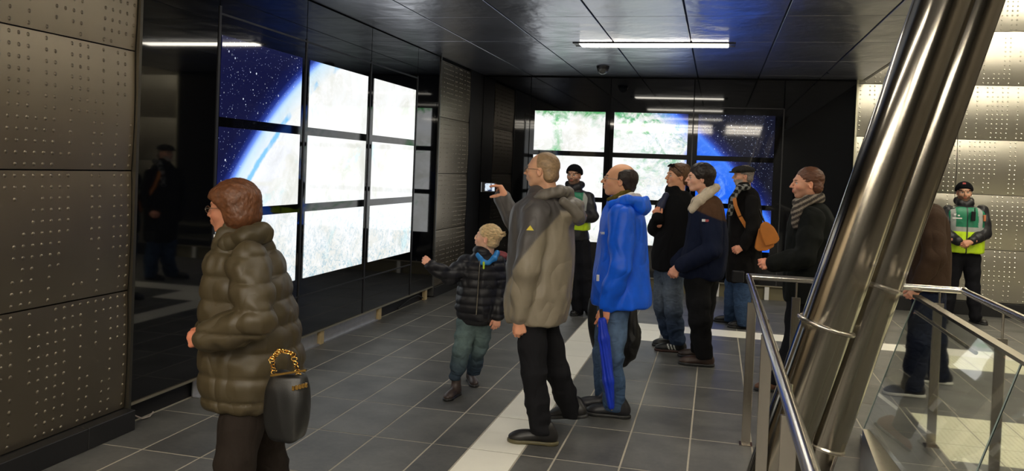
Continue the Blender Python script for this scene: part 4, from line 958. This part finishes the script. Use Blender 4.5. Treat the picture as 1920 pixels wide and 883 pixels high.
secs = px_stack(5.8, [(374, 1150, 1184, .08), (383, 1141, 1197, .14), (398, 1133, 1206, .19), (430, 1126, 1210, .20), (480, 1120, 1214, .21), (530, 1112, 1218, .23), (560, 1108, 1220, .235), (571, 1109, 1219, .23)], .2)
j = garment('jacket', p, secs, [la, ra], (.085, .070, .055), NYLON, (.003, .115, .82), lambda F: F.cone(A(1156, 384, 5.8), A(1156, 394, 5.8), .075, .09), wr=(.010, 7), seed=21, h=.008)
def hood(F):
    F.poly([A(1146, 384, 5.66), A(1175, 376, 5.61), A(1198, 380, 5.70), A(1204, 384, 5.82), A(1196, 380, 5.95), A(1165, 376, 5.97)], [.024, .032, .036, .036, .034, .026], k=.02)
    F.ell(A(1202, 390, 5.8), (.065, .15, .05), k=.04); F.ell(A(1211, 378, 5.82), (.018, .11, .035), k=.03)
sdf('hood', j, NYLON, (.003, .13, .85), hood, .007, (.007, 12, 4))
sdf('hood_lining', j, NYLON, (.60, .56, .54), lambda F: F.poly([A(1163, 372, 5.66), A(1184, 368, 5.70), A(1195, 371, 5.8), A(1184, 368, 5.92)], [.018, .026, .028, .024], k=.02), .006)['label'] = 'pale grey hood lining'
sdf('collar', j, FLEECE, (.13, .10, .02), lambda F: F.poly([A(1141, 374, 5.74), A(1152, 370, 5.70), A(1166, 362, 5.70), A(1180, 358, 5.76)], [.014, .015, .014, .012], k=.01), .005)['label'] = 'olive green inner collar'
c = A(1121, 521, 5.60); MB().box(c-[.010, .004, .022], c+[.010, .004, .022], .002).build('pocket_tag', PLASW, j)
for s_ in range(4): q_ = A(1126+s_*2.2, 437, 5.66-s_*.03); MB().box(q_-[.003, .003, .008], q_+[.003, .003, .008]).build('lettering', PLASW, j)
shoe(A(1158, 774, 5.70)*[1, 1, 0], (-1, -.02), p, (.014, .014, .018), L=.30); shoe(G(1138, 766), (-1, -.15), p, (.02, .02, .026), L=.30)
t = empty('umbrella', A(1146, 768, 5.46)*[1, 1, 0], 'long folded blue umbrella held in front of faded jeans', 'umbrella')
u0, u1 = A(1129, 602, 5.46), A(1146, 762, 5.44)
us = []; F = Field(.005); F.poly([u0, u0*.8+u1*.2, u0*.3+u1*.7, u1], [.026, .036, .034, .020], k=.02); V, Q = F.mesh(); n_ = normals(V, Q); ang = np.arctan2(V[:, 1]-5.45, V[:, 0]-(u0[0]+(u1[0]-u0[0])*(u0[2]-V[:, 2])/(u0[2]-u1[2]))); V = V+n_*(.0035*np.sin(ang*7+V[:, 2]*14))[:, None]
mk('canopy', V, Q, NYLON, t, np.tile([.006, .035, .50], (len(V), 1)))
MB().tube([u1, u1+(u1-u0)*.05], .005, 8).build('tip', METALG, t, True); MB().tube([u0, u0-(u1-u0)*.14], .012, 10).build('handle', BLKPL, t, True)
t = empty('shoulder_bag', A(1150, 680, 6.2)*[1, 1, 1], 'slack black bag hanging behind the legs of the blue-jacketed man', 'bag')
sdf('bag_body', t, NYLON, (.006, .006, .007), lambda F: (F.stack(px_stack(6.32, [(560, 1106, 1190, .03), (585, 1104, 1197, .07), (630, 1108, 1199, .09), (665, 1120, 1190, .08), (684, 1142, 1178, .05)], .08), n=2.2)), .009, (.014, 9, 2))
MB().tube([A(1110, 565, 6.16), A(1125, 500, 6.12), A(1160, 480, 6.1), A(1188, 565, 6.16)], .012, 8).build('strap', BLKPL, t, True)
# ---- 5 young man with sunglasses on his head -----------------------------------------------
p = figure('young man in black coat and faded jeans with sunglasses pushed up on his hair', G(1262, 655))
legs = [[A(1262, 515, 7.92), A(1262, 582, 7.86), A(1270, 636, 7.92)], [A(1246, 515, 8.06), A(1242, 575, 8.05), A(1256, 632, 8.12)]]
la = [A(1286, 385, 7.96), A(1288, 440, 7.94), A(1264, 490, 7.96)]; ra = [A(1247, 384, 8.08), A(1229, 428, 7.96), A(1234, 409, 7.82)]
hd = A(1270, 331, 7.98); nk = A(1272, 362, 7.99); pel = A(1258, 505, 8.0)
B = body(p, hd, (-.90, -.45, .04), .98, nk, (.76, .39, .23), (la[0], ra[0]), legs, [la, ra], pel, seed=9, browc=(.13, .07, .04),
         hands=[dict(W=A(1233, 410, 7.82), d=(-.25, -.1, 1), back=(-.3, -1, 0), thumb=(1, -.3, 0), curl=.85)])
hairp(p, hd, B, .98, 'tousled', (.13, .065, .03), 8)
pants(legs, pel, (.098, .080, .072), (.028, .045, .085), p, DENIM, seed=16, fade=(.15, .18, .22), amp=.008, h=.010)
secs = px_stack(8.0, [(357, 1256, 1290, .09), (368, 1245, 1300, .13), (390, 1238, 1304, .17), (440, 1229, 1304, .18), (480, 1222, 1300, .18), (506, 1222, 1294, .18)], .17)
j = garment('coat', p, secs, [la, ra], (.080, .066, .054), CLOTH, (.006, .006, .007), lambda F: F.cone(A(1264, 358, 7.98), A(1268, 372, 7.98), .08, .10), wr=(.009, 8), seed=31, h=.010)
sdf('shoulder_strap', j, NYLON, (.025, .03, .07), lambda F: F.poly([A(1249, 366, 7.88), A(1240, 385, 7.86), A(1236, 400, 7.84)], [.030, .034, .03], k=.02), .008)['label'] = 'dark blue strap in front of the shoulder'
mb = MB(); T = lambda q: hd+.98*(np.array(q)@B)
for s_ in (1, -1): mb.tube([T((.070, s_*.034, .100)), T((.076, s_*.034, .107))], .024, 14)
mb.tube([T((.073, .056, .103)), T((.04, .082, .07)), T((-.01, .090, .03))], .003, 6); mb.tube([T((.073, -.056, .103)), T((.04, -.082, .07)), T((-.01, -.090, .03))], .003, 6); mb.tube([T((.074, .015, .106)), T((.074, -.015, .106))], .003, 6)
mb.build('sunglasses', DGLASS, p, True)
shoe(G(1270, 660), (-1, -.06), p, (.010, .010, .012), L=.29, stripes=True, sole=(.05, .02, .015)); shoe(G(1264, 650), (-1, -.15), p, (.012, .012, .014), L=.29)
# ---- 6 young man with the shearling collar ----------------------------------------------------
p = figure('dark-haired young man in navy jacket with cream shearling collar and brown shoulders', G(1312, 682))
legs = [[A(1308, 530, 7.42), A(1312, 602, 7.36), A(1320, 665, 7.42)], [A(1322, 530, 7.62), A(1316, 600, 7.62), A(1311, 656, 7.66)]]
la = [A(1332, 402, 7.32), A(1336, 468, 7.22), A(1277, 498, 7.26)]; ra = [A(1325, 400, 7.66), A(1305, 465, 7.68), A(1270, 492, 7.66)]
hd = A(1312, 334, 7.5); nk = A(1324, 370, 7.52); pel = A(1320, 515, 7.52)
B = body(p, hd, (-1, -.18, -.02), 1.02, nk, (.80, .44, .30), (la[0], ra[0]), legs, [la, ra], pel, seed=10, browc=(.04, .025, .02),
         hands=[dict(W=A(1271, 500, 7.27), d=(-.45, -.05, -.85), back=(-.3, -1, .1), thumb=(-.9, 0, .5), curl=.8, sc=1.05)])
hairp(p, hd, B, 1.02, 'full', (.018, .011, .008), 9)
pants(legs, pel, (.112, .088, .074), (.008, .008, .009), p, seed=26, amp=.007, h=.010)
secs = px_stack(7.5, [(368, 1308, 1344, .10), (378, 1300, 1352, .15), (400, 1292, 1358, .19), (445, 1286, 1364, .20), (490, 1277, 1362, .20), (515, 1273, 1356, .19), (521, 1276, 1352, .18)], .18)
zy = A(1330, 403, 7.4)[2]
def cf(V, C):
    z = V[:, 2]+.35*(V[:, 0]-A(1330, 403, 7.4)[0]); return soft(V, C, z-zy, (.085, .042, .022), .010)
j = garment('jacket', p, secs, [la, ra], (.088, .074, .060), CLOTH, (.008, .012, .032), None, wr=(.010, 8), seed=41, h=.009, colf=cf)
def shc(F):
    F.poly([A(1342, 352, 7.52), A(1328, 362, 7.40), A(1312, 376, 7.36), A(1299, 393, 7.36)], [.034, .045, .046, .034], k=.02)
    F.poly([A(1342, 352, 7.52), A(1328, 362, 7.62), A(1306, 378, 7.64), A(1296, 392, 7.58)], [.034, .045, .042, .03], k=.02)
sdf('collar', j, FLEECE, (.66, .56, .42), shc, .007, (.003, 40, 3))['label'] = 'cream shearling collar'
c = A(1316, 413, 7.205); e = A(1329, 414, 7.215); m_ = (c+e)/2
for q0, q1, mt_ in ((c, m_, PLASW), (m_, e, bpy.data.materials['mark_red'])): MB().box(np.minimum(q0, q1)-[0, .004, .010], np.maximum(q0, q1)+[0, .012, .010], .001).build('sleeve_flag', mt_, j)
shoe(G(1320, 686), (-1, -.05), p, (.055, .030, .022), L=.30); shoe(G(1315, 672), (-1, .05), p, (.03, .018, .014), L=.29)
# ---- 7 man with the flat cap -------------------------------------------------------------
p = figure('bearded man in flat cap and black coat standing at the back', G(1385, 610))
legs = [[A(1392, 532, 9.56), A(1392, 572, 9.50), A(1396, 604, 9.54)], [A(1376, 530, 9.72), A(1374, 568, 9.70), A(1371, 598, 9.78)]]
la = [A(1410, 378, 9.50), A(1411, 432, 9.42), A(1394, 462, 9.42)]; ra = [A(1380, 376, 9.84), A(1372, 430, 9.86), A(1370, 470, 9.80)]
hd = A(1393, 330, 9.65); nk = A(1398, 353, 9.66); pel = A(1386, 520, 9.66)
B = body(p, hd, (-1, -.22, 0), .98, nk, (.72, .38, .25), (la[0], ra[0]), legs, [la, ra], pel, seed=12, beard=((.42, .38, .34), .9),
         hands=[dict(W=A(1392, 464, 9.41), d=(-.75, -.1, -.45), back=(0, -1, .2), thumb=(-.3, 0, 1), curl=.7)], h=.0045)
hairp(p, hd, B, .97, 'short', (.20, .17, .15), 2)
pants(legs, pel, (.098, .085, .080), (.035, .065, .13), p, DENIM, seed=36, h=.012)
F = Field(.005); F.ell((-.012, 0, .070), (.125, .098, .050)); F.ell((.03, 0, .060), (.10, .09, .030), k=.02); F.ell((.112, 0, .040), (.050, .066, .010), k=.012); F.cut((0, 0, .032), (0, 0, -1), .006)
V, Q = F.mesh(); V = wrinkle(V, Q, .002, 50, 4); mk('flat_cap', hd+.98*(V@B), Q, FLEECE, p, np.tile([.03, .028, .026], (len(V), 1)))
secs = px_stack(9.66, [(352, 1385, 1413, .10), (362, 1375, 1422, .14), (385, 1368, 1427, .18), (450, 1364, 1429, .20), (500, 1361, 1427, .20), (528, 1362, 1424, .20)], .17)
j = garment('coat', p, secs, [la, ra], (.078, .066, .054), CLOTH, (.007, .006, .006), lambda F: F.cone(A(1394, 352, 9.64), A(1396, 366, 9.64), .08, .10), wr=(.008, 8), seed=51, h=.012)
def chk(V, C): return patch(V, C, (np.sin(V[:, 2]*75) > 0) ^ (np.sin((V[:, 0]+V[:, 1])*75) > 0), (.25, .25, .24))
sdf('scarf', p, FLEECE, (.02, .02, .02), lambda F: F.poly([A(1402, 350, 9.50), A(1386, 353, 9.48), A(1376, 368, 9.46), A(1372, 385, 9.46), A(1369, 400, 9.46)], [.035, .036, .03, .028, .03], k=.02), .008, None, chk)['label'] = 'grey and black checked scarf'
shoe(G(1401, 616), (-1, -.05), p, DARKSHOE, L=.29); shoe(G(1374, 605), (-1, .02), p, DARKSHOE, L=.29)
MB().box(A(1372, 528, 9.40)-[0, .03, 0], A(1396, 508, 9.40)+[0, .03, 0], .012).build('belt_pouch', BLKPL, p)
t = empty('messenger_bag', A(1438, 440, 9.5), 'orange leather messenger bag hanging at the hip of the flat-cap man', 'bag')
OR = (.52, .17, .020)
def pl(pts, Y, th):     # prism from pixel outline, real thickness
    a = [A(x, y, Y) for x, y in pts]; b_ = [q+[0, th, 0] for q in a]; n_ = len(a)
    bm = bmesh.new(); vs = [bm.verts.new(q) for q in a+b_]; bm.faces.new(vs[:n_]); bm.faces.new(vs[n_:][::-1])
    for i in range(n_): bm.faces.new((vs[i], vs[(i+1) % n_], vs[n_+(i+1) % n_], vs[n_+i]))
    bmesh.ops.recalc_face_normals(bm, faces=bm.faces[:]); bmesh.ops.bevel(bm, geom=bm.edges[:], offset=.008, segments=3, affect='EDGES')
    me = bpy.data.meshes.new('p'); bm.to_mesh(me); bm.free(); return me
LO = pmat('orange_leather', OR, .5, noise=.2, nscale=14, bump=.3)
def prism(name, pts, Y, th, parent, mat): me = pl(pts, Y, th); me.name = name; o = link(name, me, mat, parent); me.shade_smooth(); me.set_sharp_from_angle(angle=.9); return o
prism('bag_body', [(1423, 428), (1417, 452), (1415, 466), (1422, 471), (1438, 470), (1452, 462), (1448, 430)], 9.34, .09, t, LO)
prism('flap', [(1433, 415), (1441, 417), (1452, 427), (1459, 440), (1462, 449), (1456, 456), (1435, 462), (1430, 450), (1424, 430), (1427, 420)], 9.31, .03, t, LO)
MB().tube([A(1434, 418, 9.45), A(1428, 404, 9.50), A(1424, 392, 9.5)], .010, 8).build('strap', BLKPL, t, True)
sp_ = [A(1376, 366, 9.44), A(1379, 385, 9.42), A(1387, 405, 9.42), A(1396, 420, 9.42), A(1403, 431, 9.42)]; mb = MB()
for i in range(4): mb.bar(sp_[i], sp_[i+1]+(sp_[i+1]-sp_[i])*.08, .012, .036, up=(0, 1, 0)) if False else mb.bar(sp_[i], sp_[i+1]+(sp_[i+1]-sp_[i])*.08, .04, .010, up=(0, 1, 0))
mb.build('shoulder_strap', LO, t)
# ---- 8 man with the striped scarf, beyond the railing ----------------------------------------
p = figure('reddish-haired man in dark coat with striped scarf behind the railing', G(1500, 735))
legs = [[A(1502, 556, 6.78), A(1492, 640, 6.70), A(1462, 712, 6.72)], [A(1518, 556, 6.98), A(1540, 640, 7.0), A(1562, 705, 7.08)]]
la = [A(1524, 410, 6.64), A(1512, 482, 6.54), A(1452, 494, 6.58)]; ra = [A(1518, 408, 7.05), A(1520, 480, 7.10), A(1500, 540, 7.05)]
hd = A(1513, 344, 6.83); nk = A(1520, 382, 6.84); pel = A(1510, 545, 6.86)
B = body(p, hd, (-1, -.12, -.02), 1.04, nk, (.76, .38, .24), (la[0], ra[0]), legs, [la, ra], pel, seed=13, browc=(.2, .09, .05), beard=((.25, .13, .08), .4),
         hands=[dict(W=A(1450, 494, 6.58), d=(-.95, -.1, -.15), back=(.1, -1, .4), thumb=(-.1, -.2, 1), curl=.85)])
hairp(p, hd, B, 1.04, 'short', (.12, .048, .025), 11)
pants(legs, pel, (.105, .085, .076), (.008, .008, .010), p, seed=46, h=.011)
secs = px_stack(6.85, [(380, 1498, 1540, .10), (392, 1488, 1556, .16), (420, 1478, 1568, .20), (480, 1472, 1574, .21), (530, 1468, 1572, .22), (566, 1470, 1568, .22)], .2)
j = garment('coat', p, secs, [la, ra], (.092, .076, .062), CLOTH, (.007, .008, .007), None, wr=(.009, 8), seed=61, h=.010)
def st(V, C): return patch(V, C, np.sin((V[:, 2]*.9-V[:, 0]*.5)*170) > .2, (.25, .21, .17))
def scf(F):
    F.poly([A(1536, 372, 6.80), A(1515, 376, 6.70), A(1500, 385, 6.68), A(1496, 380, 6.85), A(1506, 376, 6.98), A(1536, 370, 6.95), A(1536, 372, 6.80)], [.038]*7, k=.02)
    F.poly([A(1502, 384, 6.68), A(1496, 398, 6.66), A(1494, 420, 6.66)], [.045, .045, .04], k=.02)
sdf('scarf', p, FLEECE, (.05, .042, .038), scf, .007, (.003, 30, 3), st)['label'] = 'grey scarf with fine light stripes'
shoe(G(1468, 735), (-1, -.1), p, (.14, .06, .03), L=.30); shoe(G(1566, 718), (-1, .1), p, (.14, .06, .03), L=.30)
# ---- 9 walker hidden by the columns ----------------------------------------------------------
p = figure('person in brown coat and dark jeans walking behind the steel columns', G(1715, 745))
legs = [[A(1738, 556, 6.86), A(1725, 645, 6.78), A(1712, 728, 6.82)], [A(1746, 556, 7.04), A(1755, 640, 7.10), A(1762, 705, 7.22)]]
la = [A(1748, 410, 6.74), A(1752, 482, 6.66), A(1722, 535, 6.66)]; ra = [A(1742, 408, 7.12), A(1740, 480, 7.16), A(1722, 540, 7.1)]
hd = A(1726, 345, 6.95); nk = A(1734, 382, 6.96); pel = A(1742, 548, 6.96)
B = body(p, hd, (-1, 0, 0), 1.0, nk, (.6, .36, .26), (la[0], ra[0]), legs, [la, ra], pel, seed=15, hands=[dict(W=A(1722, 538, 6.66), d=(-.5, 0, -.8), back=(0, -1, 0), thumb=(-1, 0, 0), curl=.6)])
hairp(p, hd, B, 1.0, 'short', (.05, .03, .02), 12)
pants(legs, pel, (.100, .082, .074), (.010, .014, .032), p, DENIM, seed=56, h=.011)
secs = px_stack(6.95, [(382, 1718, 1756, .10), (394, 1708, 1768, .16), (425, 1704, 1777, .20), (480, 1703, 1779, .21), (542, 1704, 1776, .22)], .2)
garment('coat', p, secs, [la, ra], (.090, .075, .062), CLOTH, (.045, .026, .016), None, wr=(.008, 9), seed=71, h=.011)
shoe(G(1714, 744), (-1, 0), p, (.02, .02, .024), (.75, .74, .66), L=.30); shoe(G(1766, 720), (-1, .1), p, (.02, .02, .024), (.75, .74, .66), L=.30)
# ---- 11 woman walking past on the left ---------------------------------------------------------
p = figure('auburn-haired woman in olive quilted coat walking past at the left', A(470, 1000, 3.3)*[1, 1, 0])
legs = [[A(462, 740, 3.22), A(440, 868, 3.12), A(452, 990, 3.16)], [A(478, 740, 3.40), A(505, 868, 3.44), A(540, 975, 3.52)]]
la = [A(466, 492, 3.12), A(480, 600, 3.04), A(392, 632, 3.02)]; ra = [A(452, 488, 3.5), A(445, 600, 3.56), A(385, 620, 3.5)]
hd = A(436, 391, 3.3); nk = A(452, 452, 3.32); pel = A(466, 705, 3.32)
B = body(p, hd, (-1, -.12, -.06), .98, nk, (.52, .22, .13), (la[0], ra[0]), legs, [la, ra], pel, seed=17, female=True, jaw=.88, nose=.8, browc=(.14, .07, .04), neckr=.048,
         hands=[dict(W=A(384, 632, 3.02), d=(-.9, 0, -.2), back=(0, -1, .3), thumb=(0, 0, 1), curl=.8, sc=.92)])
hairp(p, hd, B, .98, 'bob', (.115, .042, .016), 14); glasses(hd, B, .98, p)
pants(legs, pel, (.100, .078, .068), (.018, .013, .010), p, seed=66, h=.009)
secs = px_stack(3.3, [(438, 425, 485, .09), (462, 412, 504, .15), (500, 402, 520, .19), (560, 398, 534, .21), (620, 396, 546, .22), (680, 398, 552, .23), (735, 402, 546, .225), (752, 408, 538, .21)], .2)
def ex(F): F.cone(A(445, 442, 3.3), A(452, 470, 3.3), .085, .11, .03)
garment('coat', p, secs, [la, ra], (.088, .076, .064), NYLON, (.056, .042, .020), ex, wr=(.006, 10), q=(.105, .016, .02), seed=81, h=.009)
sdf('collar', p, NYLON, (.050, .038, .018), lambda F: F.poly([A(412, 462, 3.24), A(430, 458, 3.19), A(462, 446, 3.18), A(490, 438, 3.26), A(490, 438, 3.38), A(462, 446, 3.46), A(428, 458, 3.42), A(412, 462, 3.30)], [.030, .036, .040, .042, .042, .040, .036, .03], k=.03), .008, (.006, 14, 3))
MB().tube([A(402, 440, 3.22), A(403, 452, 3.215)], .004, 8).build('earring', PLASW, p, True)
t = empty('handbag', A(540, 830, 3.06), 'black handbag with gold chain fittings on the arm of the woman', 'bag')
sdf('bag_body', t, LEATH, (.008, .008, .008), lambda F: F.stack(px_stack(3.06, [(698, 512, 572, .035), (730, 504, 578, .055), (780, 502, 576, .065), (815, 506, 566, .055), (826, 512, 556, .04)], .06), n=3), .007, (.004, 12, 2))
GOLD = pmat('gold_metal', (.85, .50, .13), .25, 1)
hp = [A(518, 702, 3.06), A(512, 672, 3.05), A(528, 655, 3.05), A(552, 662, 3.05), A(562, 702, 3.06)]
MB().tube(hp, .007, 8).build('strap', BLKPL, t, True)
for i in range(22):
    u = i/21*(len(hp)-1); k = min(int(u), len(hp)-2); c = hp[k]*(1-(u-k))+hp[k+1]*(u-k)+np.array([0, -.012, 0]); a = i*1.57
    MB().tube([c+np.array([.011*math.cos(s_), .004*math.sin(s_+a), .007*math.sin(s_)]) for s_ in np.linspace(0, 2*math.pi, 11)], .0022, 5, cap=False).build('chain_link', GOLD, t, True)
for k in range(5): c = A(550+k*6, 728-k*1.5, 3.005); MB().box(c-[.005, .004, .009], c+[.005, .004, .009], .001).build('stud', GOLD, t)
MB().bar(A(508, 704, 3.0), A(574, 694, 3.0), .01, .008).build('trim_bar', GOLD, t)
